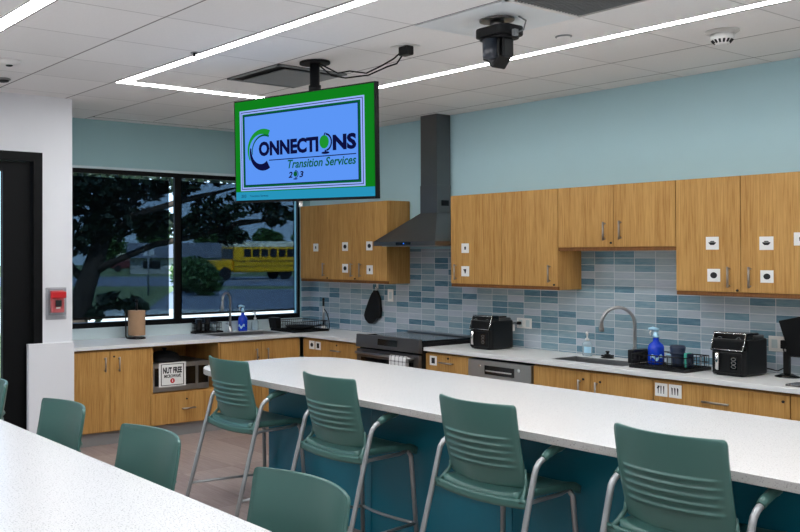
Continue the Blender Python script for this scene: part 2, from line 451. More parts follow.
# ================================================================== CEILING FITTINGS
def strip_light(rects, label, loc):
    t = Thing('linear_ceiling_light', label, 'ceiling light', loc)
    m = t.mb()
    xs = sorted({v for r in rects for v in r[:2]}); ys = sorted({v for r in rects for v in r[2:]})
    m.slab(xs, ys, lambda x, y: any(r[0] < x < r[1] and r[2] < y < r[3] for r in rects), CEIL-0.004, CEIL-0.0005)
    t.part('diffuser', m, M['light'])
    m = t.mb()
    for r in rects:
        if r[1]-r[0] > r[3]-r[2]:
            m.box(r[0], r[1], r[2]-0.008, r[2], CEIL-0.005, CEIL-0.0005).box(r[0], r[1], r[3], r[3]+0.008, CEIL-0.005, CEIL-0.0005)
    t.part('trim_edge', m, M['plate'])
strip_light([(1.765, 8.6, -3.262, -3.192), (1.765, 8.6, -1.558, -1.492), (1.765, 1.835, -3.262, -1.492), (8.53, 8.6, -3.262, -1.492)],
            'long white light strip turning a corner above the island', (1.765, -2.4, CEIL))
strip_light([(2.2, 8.6, -4.595, -4.505), (2.2, 8.6, -6.99, -6.92), (2.2, 2.27, -6.99, -4.505), (8.53, 8.6, -6.99, -4.505)],
            'white light strip crossing the top left corner over the near table', (2.2, -5.7, CEIL))

# linear slot diffuser beside the window wall
t = Thing('slot_air_diffuser', 'narrow black slot air diffuser in ceiling along the window wall', 'air vent', (0.15, -1.5, CEIL))
t.part('slot', t.mb().box(0.155, 0.185, -2.66, -0.12, CEIL-0.003, CEIL+0.001), M['ink'])
t.part('flange', t.mb().box(0.06, 0.153, -2.66, -0.12, CEIL-0.006, CEIL+0.001).box(0.187, 0.20, -2.66, -0.12, CEIL-0.006, CEIL+0.001), M['plate'])
# square plaque diffuser behind the television pole
t = Thing('square_air_diffuser', 'square grey plaque air diffuser with black gap beside the television pole', 'air vent', (2.63, -2.36, CEIL))
x0, x1, y0, y1 = 2.325, 2.925, -2.665, -2.065
t.part('recess', t.mb().box(x0, x1, y0, y1, CEIL-0.003, CEIL-0.0005), M['ink'])
m = t.mb()
for a in ((x0, x1, y0, y0+0.02), (x0, x1, y1-0.02, y1), (x0, x0+0.02, y0, y1), (x1-0.02, x1, y0, y1)): m.box(*a, CEIL-0.012, CEIL-0.003)
t.part('frame', m, M['vent'])
t.part('plaque', t.mb().box(x0+0.08, x1-0.05, y0+0.09, y1-0.05, CEIL-0.022, CEIL-0.014, bev=0.004), M['vent'])
# return grille
t = Thing('return_air_grille', 'dark grey square return air grille at the top edge, right of the projector camera', 'air vent', (5.05, -2.36, CEIL))
x0, x1, y0, y1 = 4.755, 5.35, -2.665, -2.07
t.part('mesh_panel', t.mb().box(x0+0.02, x1-0.02, y0+0.02, y1-0.02, CEIL-0.004, CEIL-0.0005), M['grille'])
m = t.mb()
for a in ((x0, x1, y0, y0+0.022), (x0, x1, y1-0.022, y1), (x0, x0+0.022, y0, y1), (x1-0.022, x1, y0, y1)): m.box(*a, CEIL-0.012, CEIL-0.0005)
t.part('frame', m, M['plate'])
m = t.mb()
for k in range(1, 22): m.box(x0+0.022, x1-0.022, y0+0.022+k*0.025, y0+0.026+k*0.025, CEIL-0.009, CEIL-0.004)
t.part('louvres', m, M['vent'])
# light blank panel that carries the camera
struct('trim_5', MB().box(4.15, 4.74, -2.66, -2.07, CEIL-0.006, CEIL-0.0005), plain('pale_ceiling_panel', (226, 232, 236), 0.35, var=0.02), 'pale smooth ceiling panel')

# pan tilt camera
c = Thing('ceiling_camera', 'black pan and tilt video camera hanging from the ceiling', 'camera', (4.49, -2.4, CEIL-0.006))
c.part('mount_pole', c.mb().cyl((4.49, -2.4, CEIL-0.006), (4.49, -2.4, 2.835), 0.035).cyl((4.49, -2.4, CEIL-0.006), (4.49, -2.4, CEIL-0.016), 0.09), M['dsteel'], label='grey ceiling bracket')
m = c.mb().prism(rect_round(4.40, 4.61, -2.49, -2.31, 0.045, 5), 'z', 2.79, 2.84)
m.prism(rect_round(4.415, 4.595, -2.475, -2.325, 0.04, 5), 'z', 2.775, 2.79)
c.part('base', m, M['bsatin'], bevel=0.006)
for a, b in ((4.425, 4.445), (4.548, 4.568)): c.part('yoke_arm', c.mb().box(a, b, -2.44, -2.36, 2.675, 2.78, bev=0.008), M['bsatin'])
m = c.mb().prism([(4.447, 2.775), (4.447, 2.685), (4.497, 2.624), (4.546, 2.685), (4.546, 2.775)], 'y', -2.455, -2.345)
hd = c.part('camera_head', m, M['black'], bevel=0.008)
c.part('lens_barrel', c.mb().lathe((4.497, -2.462, 2.675), [(0.012, -0.008), (0.036, 0), (0.040, 0.01), (0.040, 0.098)], 24), M['navyc'], hd)
c.part('connector', c.mb().box(4.608, 4.63, -2.43, -2.40, 2.775, 2.81, bev=0.003).tube([(4.62, -2.41, 2.79), (4.66, -2.40, 2.80), (4.66, -2.38, 2.85), (4.60, -2.36, CEIL-0.008)], 0.004, 6), M['vent'])

# smoke detector, small dome, speaker, sensor, sprinkler
sd = Thing('smoke_detector', 'white round smoke detector on ceiling near the back wall', 'smoke detector', (5.01, -1.12, CEIL))
sd.part('base_plate', sd.mb().lathe((5.01, -1.12, CEIL), [(0.088, 0), (0.088, -0.008), (0.07, -0.020)], 32), M['sdp'])
sd.part('housing', sd.mb().lathe((5.01, -1.12, CEIL), [(0.060, -0.020), (0.060, -0.044), (0.054, -0.052), (0.034, -0.074), (0.012, -0.080)], 32), M['plate'])
m = sd.mb()
for k in range(14):
    a = 2*math.pi*k/14; m.cyl((5.01+0.0535*math.cos(a), -1.12+0.0535*math.sin(a), CEIL-0.052), (5.01+0.040*math.cos(a), -1.12+0.040*math.sin(a), CEIL-0.069), 0.006, seg=6)
sd.part('sensing_slots', m, M['ink'])
t = Thing('flush_ceiling_dome', 'small flush round ceiling plate between camera and light strip', 'ceiling sensor', (4.436, -1.755, CEIL))
t.part('ring', t.mb().lathe((4.436, -1.755, CEIL), [(0.046, 0), (0.046, -0.005), (0.040, -0.008)], 28), M['vent'])
t.part('lid', t.mb().lathe((4.436, -1.755, CEIL), [(0.039, -0.006), (0.036, -0.011), (0.02, -0.013)], 28), M['plate'])
t = Thing('occupancy_sensor', 'white round ceiling sensor with dark lens at the top left', 'ceiling sensor', (2.04, -4.17, CEIL+0.001))
t.part('housing', t.mb().lathe((2.04, -4.17, CEIL+0.001), [(0.075, 0), (0.075, -0.012), (0.06, -0.024), (0.03, -0.03)], 28), M['plate'])
t.part('lens', t.mb().lathe((2.04, -4.17, CEIL+0.001-0.0305), [(0.024, 0), (0.02, -0.006), (0.008, -0.009)], 18), M['ink'])
t = Thing('ceiling_speaker', 'dark round ceiling fitting cut by the left edge above the door', 'ceiling speaker', (1.43, -3.985, CEIL))
t.part('rim', t.mb().lathe((1.43, -3.985, CEIL), [(0.055, 0), (0.055, -0.008), (0.046, -0.012)], 28), M['vent'])
t.part('cone', t.mb().lathe((1.43, -3.985, CEIL), [(0.045, -0.010), (0.04, -0.02), (0.015, -0.026)], 28), M['ink'])
t = Thing('sprinkler_head', 'tiny dark sprinkler head beside the long light strip', 'sprinkler', (2.90, -3.30, CEIL+0.001))
t.part('escutcheon', t.mb().lathe((2.90, -3.30, CEIL+0.001), [(0.025, 0), (0.025, -0.004)], 18), M['vent'])
t.part('deflector', t.mb().lathe((2.90, -3.30, CEIL+0.001), [(0.008, -0.004), (0.008, -0.02), (0.018, -0.022), (0.018, -0.025)], 14), M['bsatin'])

# ================================================================== TELEVISION
yaw = math.radians(-80.86); tilt = math.radians(2.451); roll = math.radians(-1.145)
n = Vector((math.cos(yaw), math.sin(yaw), 0)); r = Vector((-n.y, n.x, 0)); u = Vector((0, 0, 1))
n2 = n*math.cos(tilt)-u*math.sin(tilt); u2 = u*math.cos(tilt)+n*math.sin(tilt)
r2 = r*math.cos(roll)+u2*math.sin(roll); u3 = u2*math.cos(roll)-r*math.sin(roll)
TC = Vector((3.096, -2.6215, 2.3353)); TW, TH = 1.2127, 0.6986
def tvp(x, z, d=0.0): return TC + r2*x + u3*z + n2*d      # x right, z up, d towards the viewer
tv = Thing('television', 'ceiling hung television showing a green and blue welcome slide', 'television', (3.10, -2.53, CEIL))
def tvbox(m, x0, x1, z0, z1, d0, d1, mi=0):
    v = [m._v(tvp(x, z, d)) for d in (d0, d1) for z in (z0, z1) for x in (x0, x1)]
    for q in ((0, 2, 3, 1), (4, 5, 7, 6), (0, 1, 5, 4), (2, 6, 7, 3), (0, 4, 6, 2), (1, 3, 7, 5)):
        f = m.b.faces.new([v[i] for i in q]); f.material_index = mi
m = tv.mb(); tvbox(m, -TW/2, TW/2, -TH/2, TH/2, -0.035, 0.0); tvbox(m, -TW*0.3, TW*0.3, -TH*0.3, TH*0.3, -0.07, -0.035)
body = tv.part('housing', m, M['frame'])
bz = 0.009; SX0, SX1, SZ0, SZ1 = -TW/2+bz, TW/2-bz, -TH/2+0.016, TH/2-bz
def su(uu, vv, d=0.001): return tvp(SX0+(SX1-SX0)*uu, SZ0+(SZ1-SZ0)*vv, d)
m = tv.mb()
def quad(m, u0, u1, v0, v1, d, mi):
    f = m.face([su(u0, v0, d), su(u1, v0, d), su(u1, v1, d), su(u0, v1, d)], mi)
quad(m, 0, 1, 0, 1, 0.0010, 0)
quad(m, 0, 1, 0, 0.085, 0.0015, 2)
quad(m, 0.040, 0.940, 0.095, 0.905, 0.0020, 3); quad(m, 0.050, 0.930, 0.110, 0.890, 0.0025, 5); quad(m, 0.054, 0.926, 0.117, 0.883, 0.0030, 3)
quad(m, 0.064, 0.916, 0.130, 0.868, 0.0035, 4); quad(m, 0.078, 0.902, 0.150, 0.848, 0.0040, 5); quad(m, 0.082, 0.898, 0.156, 0.842, 0.0045, 1)
tv.part('screen', m, [M['scr_green'], M['scr_blue'], M['scr_teal'], M['scr_line'], M['scr_dgreen'], M['scr_navy']], label='glowing slide with green border and pale blue middle', fix=False)
m = tv.mb(); D = 0.0055
P5 = lambda a, b: su(a, b, D)
text_into(m, 'ONNECTI', 0, (0.192, 0.634, 0.432, 0.578), P5, heavy=0.05)
text_into(m, 'NS', 0, (0.732, 0.888, 0.432, 0.578), P5, heavy=0.05)
text_into(m, 'Transition Services', 1, (0.412, 0.886, 0.295, 0.378), P5, shear=0.25, heavy=0.02)
text_into(m, '2', 0, (0.416, 0.446, 0.203, 0.262), P5, shear=0.2, heavy=0.03)
text_into(m, '3', 0, (0.496, 0.526, 0.203, 0.262), P5, shear=0.2, heavy=0.03)
asp = (SX1-SX0)/(SZ1-SZ0)
def arc(cu, cv, ru, rv, a0, a1, w0, w1, mi, nseg=28, d=D):
    """crescent: band along an elliptical arc, width from w0 to w1 peaking in the middle"""
    out = []; inn = []
    for k in range(nseg+1):
        f = k/nseg; a = math.radians(a0+(a1-a0)*f); w = w0+(w1-w0)*f
        out.append((cu+ru*math.cos(a), cv+rv*math.sin(a))); inn.append((cu+ru*(1-w)*math.cos(a), cv+rv*(1-w)*math.sin(a)))
    for k in range(nseg):
        m.face([su(*out[k], d), su(*out[k+1], d), su(*inn[k+1], d), su(*inn[k], d)], mi)
arc(0.225, 0.50, 0.122, 0.205, 62, 210, 0.30, 0.06, 2)
arc(0.235, 0.485, 0.098, 0.165, 66, 190, 0.13, 0.06, 1)
arc(0.225, 0.475, 0.105, 0.185, 165, 300, 0.10, 0.46, 0)
f = m.face([su(0.270, 0.384, D), su(0.886, 0.384, D), su(0.886, 0.393, D), su(0.270, 0.393, D)], 0)
def disc(cu, cv, ru, rv, mi, d=D):
    m.face([su(cu+ru*math.cos(2*math.pi*k/24), cv+rv*math.sin(2*math.pi*k/24), d) for k in range(24)], mi)
disc(0.674, 0.520, 0.032, 0.062, 2)
arc(0.682, 0.515, 0.046, 0.085, -80, 85, 0.2, 0.2, 0, 18)
disc(0.682, 0.418, 0.028, 0.012, 0)
m.face([su(0.677, 0.425, D), su(0.687, 0.425, D), su(0.687, 0.445, D), su(0.677, 0.445, D)], 0)
m.face([su(0.670, 0.578, D), su(0.677, 0.578, D), su(0.687, 0.605, D), su(0.678, 0.605, D)], 0)
disc(0.467, 0.238, 0.014, 0.026, 1)
arc(0.468, 0.236, 0.021, 0.038, -100, 100, 0.2, 0.2, 0, 14)
disc(0.467, 0.190, 0.016, 0.006, 0)
text_into(m, 'Transition Services', 0, (0.115, 0.26, 0.032, 0.052), P5)
text_into(m, '203', 0, (0.045, 0.085, 0.028, 0.058), P5)
tv.part('slide_lettering', m, [M['scr_navy'], M['scr_dgreen'], M['scr_lgreen']], fix=False)
for o in tv.o.children:
    if o.name.startswith(('screen', 'slide')):
        bm = bmesh.new(); bm.from_mesh(o.data)
        for f in bm.faces:
            f.normal_update()
            if f.normal.dot(n2) < 0: f.normal_flip()
        bm.to_mesh(o.data); bm.free()
m = tv.mb().cyl((3.10, -2.50, CEIL-0.001), (3.10, -2.50, 2.28), 0.032, seg=20).cyl((3.10, -2.50, CEIL-0.001), (3.10, -2.50, CEIL-0.015), 0.10, seg=28).cyl((3.10, -2.50, 2.74), (3.10, -2.50, 2.70), 0.04, seg=20)
tv.part('ceiling_pole', m, M['bsatin'])
m = tv.mb().box(2.90, 3.30, -2.54, -2.49, 2.26, 2.30).box(2.97, 3.01, -2.56, -2.52, 2.15, 2.52).box(3.19, 3.23, -2.56, -2.52, 2.15, 2.52)
tv.part('mount_bracket', m, M['bsatin'])
m = tv.mb(); m.tube([tvp(-0.02, -TH/2, -0.02), tvp(-0.02, -TH/2-0.035, -0.02)], 0.012, 8)
tv.part('sensor_stub', m, M['plate'])
tag(MB().tube([(3.13, -2.50, 2.885), (3.20, -2.47, 2.84), (3.27, -2.45, 2.80), (3.36, -2.43, 2.80), (3.48, -2.40, 2.77), (3.60, -2.38, 2.80), (3.68, -2.36, 2.83), (3.74, -2.34, 2.875)], 0.005, 6).build('television_power_cable', M['bsatin']),
    'black cable looping from the television pole to the ceiling box, upper of two', 'cable', 'television cables')
tag(MB().tube([(3.13, -2.49, 2.87), (3.22, -2.46, 2.79), (3.33, -2.44, 2.76), (3.50, -2.40, 2.755), (3.62, -2.36, 2.79), (3.69, -2.345, 2.80), (3.72, -2.335, 2.84), (3.745, -2.33, 2.875)], 0.005, 6).build('television_signal_cable', M['bsatin']),
    'black cable sagging lowest between the television pole and ceiling box', 'cable', 'television cables')
t = Thing('ceiling_outlet_box', 'black ceiling outlet box where the television cables end', 'outlet', (3.751, -2.338, CEIL))
t.part('plate', t.mb().box(3.69, 3.82, -2.40, -2.28, CEIL-0.005, CEIL-0.0005), M['plate'])
t.part('box', t.mb().box(3.725, 3.80, -2.37, -2.31, CEIL-0.06, CEIL-0.005, bev=0.008), M['black'])

# ================================================================== CABINETS
def bar_handle(t, door, a, b, out, r=0.007):
    """bar pull between a and b standing off by the vector out"""
    a, b, out = Vector(a), Vector(b), Vector(out); d = (b-a).normalized()
    m = t.mb().cyl(a+out-d*0.012, b+out+d*0.012, r, seg=10).cyl(a, a+out, 0.0045, seg=8).cyl(b, b+out, 0.0045, seg=8)
    t.part('handle', m, M['handle'], door)

ICON = {
 'bowl': [[(-.30+.6*k/8, .06) for k in range(9)], ],
}
def sticker(t, door, c, s, shape, plane='y'):
    """small white picture card on a door; plane 'y' faces -y (back wall run)"""
    x, y, z = c; m = t.mb(); h = s/2
    m.box(x-h, x+h, y-0.0012, y, z-h, z+h, 0)
    def poly(pts): m.face([(x+p*s, y-0.0018, z+q*s) for p, q in pts], 1)
    if shape == 'bowl':
        poly([(-.30, .08), (.30, .08)] [::-1] + [(-.26+.0, -.02), (-.14, -.14), (.14, -.14), (.26, -.02)])
        poly([(-.2, .10), (.2, .10), (.12, .18), (-.12, .18)])
    elif shape == 'round':
        poly([(.27*math.cos(k*math.pi/10), .24*math.sin(k*math.pi/10)) for k in range(20)])
    elif shape == 'cup':
        poly([(-.14, .22), (.14, .22), (.10, -.05), (.04, -.22), (-.04, -.22), (-.10, -.05)])
        poly([(-.24, .22), (-.16, .22), (-.12, .02), (-.18, .06)])
    elif shape == 'dot':
        poly([(-.12, .10), (-.05, .18), (.06, .18), (.13, .08), (.10, -.16), (-.09, -.16)])
    elif shape == 'cutlery':
        for q in (-.28, -.06, .16):
            poly([(q, .30), (q+.10, .30), (q+.07, -.30), (q+.02, -.30)])
        poly([(-.34, .16), (-.10, .30), (-.12, .18), (-.32, .05)])
    elif shape == 'knives':
        for q in (-.30, -.08, .14): poly([(q, .28), (q+.12, .22), (q+.10, -.28), (q+.04, -.28)])
    elif shape == 'box':
        poly([(-.24, .30), (.24, .30), (.24, -.30), (-.24, -.30)])
    t.part('picture_sticker', m, [M['paper'], M['ink']], door, label='white card with a dark picture', fix=False)

def lock(t, door, c, axis):
    x, y, z = c
    m = t.mb()
    m.cyl((x, y, z), (x, y-0.006, z), 0.008, seg=10) if axis == 'y' else m.cyl((x, y, z), (x+0.006, y, z), 0.008, seg=10)
    t.part('lock', m, M['ink'], door)

UF = -0.308     # face of the upper doors
def upper(label, x0, x1, z0, z1, doors, valance=True):
    t = Thing('upper_cabinet', label, 'cabinet', ((x0+x1)/2, -0.15, z0), group='oak upper cabinets')
    m = t.mb().box(x0+0.001, x1-0.001, UF+0.022, -0.013, z0, z1)
    m.box(x0+0.001, x0+0.02, UF+0.022, -0.013, z0-0.014, z0).box(x1-0.02, x1-0.001, UF+0.022, -0.013, z0-0.014, z0)
    t.part('carcass', m, M['oak'], bevel=0.002)
    t.part('valance', t.mb().box(x0+0.002, x1-0.002, UF+0.006, UF+0.024, z0-0.014, z0+0.012), M['oak_dark'])
    t.part('light_strip', t.mb().box(x0+0.05, x1-0.05, -0.235, -0.205, z0-0.009, z0-0.001), M['ucl'])
    for d in doors:
        a, b = d['x']
        dm = t.mb().box(a+0.002, b-0.002, UF, UF+0.0195, z0+0.014, z1-0.002)
        do = t.part('door', dm, M['oak'], bevel=0.0015)
        hx = d['h']; hz = d.get('hz', 1.49)
        bar_handle(t, do, (hx, UF, hz-0.055), (hx, UF, hz+0.055), (0, -0.028, 0))
        if d.get('lock'): lock(t, do, (d['lock'], UF, hz-0.085), 'y')
        for (sx, sz, sh, ss) in d.get('st', []): sticker(t, do, (sx-0.012, UF-0.0003, sz), ss, sh)
ZB, ZT = 1.379, 2.1425
upper('single door oak upper cabinet next to the window, nearest the corner', 0.215, 0.655, ZB, ZT, [dict(x=(0.215, 0.655), h=0.60, lock=0.645, st=[(0.478, 1.712, 'dot', 0.08)])])
upper('double door oak upper cabinet left of the range hood with four picture cards', 0.655, 1.499, ZB, ZT, [
    dict(x=(0.655, 1.070), h=1.018, lock=1.055, st=[(0.925, 1.718, 'round', 0.085), (0.925, 1.505, 'round', 0.085)]),
    dict(x=(1.070, 1.499), h=1.140, st=[(1.270, 1.722, 'round', 0.085), (1.274, 1.495, 'dot', 0.085)])])
upper('wide oak upper cabinet right of the range hood with handles at its outer edges', 2.270, 3.338, ZB, ZT, [
    dict(x=(2.270, 2.806), h=2.332, st=[(2.442, 1.692, 'dot', 0.080), (2.442, 1.497, 'cup', 0.085)]),
    dict(x=(2.806, 3.338), h=3.268, lock=3.305)])
upper('short double door oak upper cabinet above the right sink', 3.340, 4.266, 1.678, ZT, [
    dict(x=(3.340, 3.803), h=3.738, hz=1.806, lock=3.785), dict(x=(3.803, 4.266), h=3.864, hz=1.812)])
upper('tall double door oak upper cabinet at far right with bowl and plate picture cards', 4.268, 5.124, ZB, ZT, [
    dict(x=(4.268, 4.696), h=4.626, lock=4.675, st=[(4.528, 1.710, 'bowl', 0.084), (4.536, 1.500, 'round', 0.084)]),
    dict(x=(4.696, 5.124), h=4.758, st=[(4.866, 1.706, 'bowl', 0.084), (4.868, 1.498, 'round', 0.078), (5.066, 1.730, 'dot', 0.08)])])
upper('oak upper cabinet beyond the right edge', 5.126, 5.98, ZB, ZT, [dict(x=(5.126, 5.553), h=5.49), dict(x=(5.553, 5.98), h=5.62)])

# ---- base cabinets, back wall run (front faces -y at y=-0.62)
BF = -0.62; BZ0, BZ1 = 0.119, 0.822
def base_y(label, x0, x1, fronts, hollow=False):
    t = Thing('base_cabinet', label, 'cabinet', ((x0+x1)/2, -0.3, 0), group='oak base cabinets')
    m = t.mb()
    if hollow: m.box(x0+0.001, x1-0.001, BF+0.021, -0.014, BZ0, 0.685).box(x0+0.001, x1-0.001, BF+0.021, BF+0.039, 0.685, BZ1)
    else: m.box(x0+0.001, x1-0.001, BF+0.021, -0.014, BZ0, BZ1)
    t.part('carcass', m, M['oak'])
    t.part('toe_kick', t.mb().box(x0+0.001, x1-0.001, BF+0.07, BF+0.085, 0, BZ0), M['kick'])
    for f in fronts:
        m = t.mb().box(f['x'][0]+0.002, f['x'][1]-0.002, BF, BF+0.0195, f['z'][0]+0.002, f['z'][1]-0.002)
        o = t.part(f['k'], m, M['oak'], bevel=0.0015)
        if 'h' in f:
            a, b = f['h']; bar_handle(t, o, a, b, (0, -0.028, 0))
        if 'lock' in f: lock(t, o, f['lock'], 'y')
        for (sx, sz, sh, ss) in f.get('st', []): sticker(t, o, (sx-0.007, BF-0.0003, sz), ss, sh)
def hh(x, z, w=0.07): return ((x-w, BF, z), (x+w, BF, z))
def hv(x, z, w=0.055): return ((x, BF, z-w), (x, BF, z+w))
base_y('oak drawer cabinet in the corner left of the range, two small picture cards', 0.643, 1.498, [
    dict(k='drawer', x=(0.643, 1.498), z=(0.64, 0.815), h=hh(1.145, 0.733, 0.05), lock=(1.145, BF, 0.785), st=[(0.785, 0.762, 'round', 0.082), (0.878, 0.760, 'box', 0.078)]),
    dict(k='door', x=(0.643, 1.08), z=(BZ0, 0.638), h=hv(1.03, 0.56)), dict(k='door', x=(1.08, 1.498), z=(BZ0, 0.638), h=hv(1.13, 0.56))])
base_y('narrow oak drawer cabinet between the range and the dishwasher', 2.272, 2.737, [
    dict(k='drawer', x=(2.272, 2.737), z=(0.64, 0.815), h=hh(2.515, 0.750, 0.06), lock=(2.52, BF, 0.788), st=[(2.365, 0.758, 'box', 0.078)]),
    dict(k='door', x=(2.272, 2.737), z=(BZ0, 0.638), h=hv(2.68, 0.56))])
base_y('double door oak sink cabinet right of the dishwasher', 3.348, 4.286, [
    dict(k='door', x=(3.348, 3.822), z=(BZ0, 0.815), h=hv(3.745, 0.690), lock=(3.768, BF, 0.76)), dict(k='door', x=(3.822, 4.286), z=(BZ0, 0.815), h=hv(3.878, 0.685), lock=(3.90, BF, 0.755))], hollow=True)
base_y('oak drawer cabinet below the right air fryer with two cutlery cards', 4.288, 5.127, [
    dict(k='drawer', x=(4.288, 5.127), z=(0.64, 0.815), h=hh(4.703, 0.717, 0.07), lock=(5.09, BF, 0.776), st=[(4.350, 0.756, 'cutlery', 0.085), (4.444, 0.756, 'knives', 0.085)]),
    dict(k='door', x=(4.288, 4.707), z=(BZ0, 0.638), h=hv(4.65, 0.56)), dict(k='door', x=(4.707, 5.127), z=(BZ0, 0.638), h=hv(4.76, 0.56))])
base_y('oak drawer cabinet cut by the right edge under the monitor', 5.129, 5.98, [
    dict(k='drawer', x=(5.129, 5.98), z=(0.64, 0.815), h=hh(5.55, 0.72)), dict(k='door', x=(5.129, 5.555), z=(BZ0, 0.638), h=hv(5.50, 0.56)), dict(k='door', x=(5.555, 5.98), z=(BZ0, 0.638), h=hv(5.61, 0.56))])

# ---- base cabinets, window run (front faces +x at x=0.62)
WF = 0.62
def base_x(label, y0, y1, fronts, niche=False, hollow=False):
    t = Thing('base_cabinet', label, 'cabinet', (0.3, (y0+y1)/2, 0), group='oak base cabinets')
    if niche:
        m = t.mb().box(0.02, WF-0.021, y0+0.001, y1-0.001, BZ0, 0.405).box(0.02, WF-0.001, y0+0.001, y0+0.02, 0.405, BZ1).box(0.02, WF-0.001, y1-0.02, y1-0.001, 0.405, BZ1).box(0.02, 0.04, y0+0.02, y1-0.02, 0.405, BZ1)
    elif hollow:
        m = t.mb().box(0.02, WF-0.021, y0+0.001, y1-0.001, BZ0, 0.685).box(WF-0.039, WF-0.021, y0+0.001, y1-0.001, 0.685, BZ1)
    else:
        m = t.mb().box(0.02, WF-0.021, y0+0.001, y1-0.001, BZ0, BZ1)
    t.part('carcass', m, M['oak'])
    t.part('toe_kick', t.mb().box(WF-0.085, WF-0.07, y0+0.001, y1-0.001, 0, BZ0), M['kick'])
    for f in fronts:
        m = t.mb().box(WF-0.0195, WF, f['y'][0]+0.002, f['y'][1]-0.002, f['z'][0]+0.002, f['z'][1]-0.002)
        o = t.part(f['k'], m, M['oak'], bevel=0.0015)
        if 'h' in f: bar_handle(t, o, f['h'][0], f['h'][1], (0.028, 0, 0))
        if 'lock' in f: lock(t, o, f['lock'], 'x')
vh = lambda y, z, w=0.05: ((WF, y, z-w), (WF, y, z+w))
base_x('double door oak base cabinet beside the white wall under the paper towels', -3.205, -2.327, [
    dict(k='door', y=(-3.205, -2.729), z=(BZ0+0.006, 0.815), h=vh(-2.782, 0.702)), dict(k='door', y=(-2.729, -2.327), z=(BZ0+0.006, 0.815), h=vh(-2.648, 0.699), lock=(WF, -2.69, 0.765))])
base_x('oak base cabinet with an open niche holding the microwave, drawer below', -2.325, -1.587, [
    dict(k='drawer', y=(-2.325, -1.587), z=(BZ0+0.006, 0.402), h=((WF, -2.0, 0.256), (WF, -1.885, 0.256)), lock=(WF, -1.955, 0.338))], niche=True)
base_x('double door oak sink cabinet under the window', -1.585, -0.643, [
    dict(k='door', y=(-1.585, -1.113), z=(BZ0+0.006, 0.815), h=vh(-1.180, 0.685), lock=(WF, -1.15, 0.66)), dict(k='door', y=(-1.113, -0.643), z=(BZ0+0.006, 0.815), h=vh(-1.05, 0.685))], hollow=True)

# ---- worktops with sink holes
SW = (0.17, 0.54, -1.52, -0.76)          # window sink hole x0,x1,y0,y1
SR = (3.40, 3.99, -0.50, -0.18)          # right sink hole
def top_inc(x, y):
    inside = (x < 0.645) or (y > -0.645)
    return inside and not (SW[0] < x < SW[1] and SW[2] < y < SW[3])
m = MB().slab([0.02, SW[0], SW[1], 0.645, 1.499], [-3.213, SW[2], SW[3], -0.645, -0.014], top_inc, 0.832, TOP)
solo('worktop', m, M['laminate'], 'white L-shaped worktop under the window, ending at the range', 'worktop', 'kitchen worktops', bevel=0.003)
m = MB().slab([2.270, SR[0], SR[1], 5.98], [-0.645, SR[2], SR[3], -0.014], lambda x, y: not (SR[0] < x < SR[1] and SR[2] < y < SR[3]), 0.832, TOP)
solo('worktop', m, M['laminate'], 'white worktop right of the range holding both air fryers', 'worktop', 'kitchen worktops', bevel=0.003)

def sink(label, hole, rim):
    x0, x1, y0, y1 = hole
    t = Thing('sink', label, 'sink', ((x0+x1)/2, (y0+y1)/2, TOP), group='stainless sinks')
    e = 0.002; d = 0.17
    m = t.mb()
    m.box(x0+e, x1-e, y0+e, y1-e, TOP-d, TOP-d+0.004).box(x0+e, x0+e+0.004, y0+e, y1-e, TOP-d, TOP-0.002).box(x1-e-0.004, x1-e, y0+e, y1-e, TOP-d, TOP-0.002)
    m.box(x0+e, x1-e, y0+e, y0+e+0.004, TOP-d, TOP-0.002).box(x0+e, x1-e, y1-e-0.004, y1-e, TOP-d, TOP-0.002)
    t.part('basin', m, M['steel'])
    if rim:
        w = 0.03
        m = t.mb().box(x0-w, x1+w, y0-w, y0+0.006, TOP, TOP+0.006).box(x0-w, x1+w, y1-0.006, y1+w, TOP, TOP+0.006).box(x0-w, x0+0.006, y0+0.006, y1-0.006, TOP, TOP+0.006).box(x1-0.006, x1+w, y0+0.006, y1-0.006, TOP, TOP+0.006)
        t.part('rim', m, M['rim'])
    t.part('drain', t.mb().lathe(((x0+x1)/2, (y0+y1)/2, TOP-d+0.004), [(0.04, 0), (0.04, 0.003), (0.025, 0.004)], 20), M['chrome'])
sink('stainless sink with a raised rim set in the window worktop', SW, True)
sink('undermount stainless sink in the right worktop', SR, False)

def faucet(label, base, ang, reach, top, drop, mat):
    x, y = base; t = Thing('faucet', label, 'faucet', (x, y, TOP), group='gooseneck faucets')
    dx, dy = math.cos(ang), math.sin(ang)
    t.part('base_flange', t.mb().lathe((x, y, TOP), [(0.030, 0), (0.030, 0.006), (0.022, 0.012), (0.020, 0.05), (0.016, 0.06)], 20), mat)
    r = reach/2; pts = [(x, y, TOP+0.05), (x, y, top-r)]
    for k in range(1, 15):
        a = math.pi*k/14; pts.append((x+dx*(r-r*math.cos(a)), y+dy*(r-r*math.cos(a)), top-r+r*math.sin(a)))
    t.part('gooseneck', t.mb().tube(pts, 0.012, 12), mat)
    ex, ey = x+dx*reach, y+dy*reach
    t.part('spray_head', t.mb().tube([(ex, ey, top-r+0.004), (ex, ey, top-r-0.04), (ex, ey, drop+0.03), (ex, ey, drop)], [0.013, 0.015, 0.019, 0.016], 14), mat)
    sx, sy = -dy, dx
    m = t.mb().cyl((x, y, TOP+0.075), (x+dx*0.0-sx*0.045, y-sy*0.045, TOP+0.085), 0.007, seg=10)
    t.part('lever', m, mat)
faucet('tall chrome gooseneck faucet in front of the window', (0.115, -1.13), math.radians(-62), 0.17, 1.262, 1.085, M['steel'])
faucet('tall brushed gooseneck faucet at the right sink', (3.845, -0.115), math.radians(-128), 0.235, 1.250, 1.075, M['steel'])

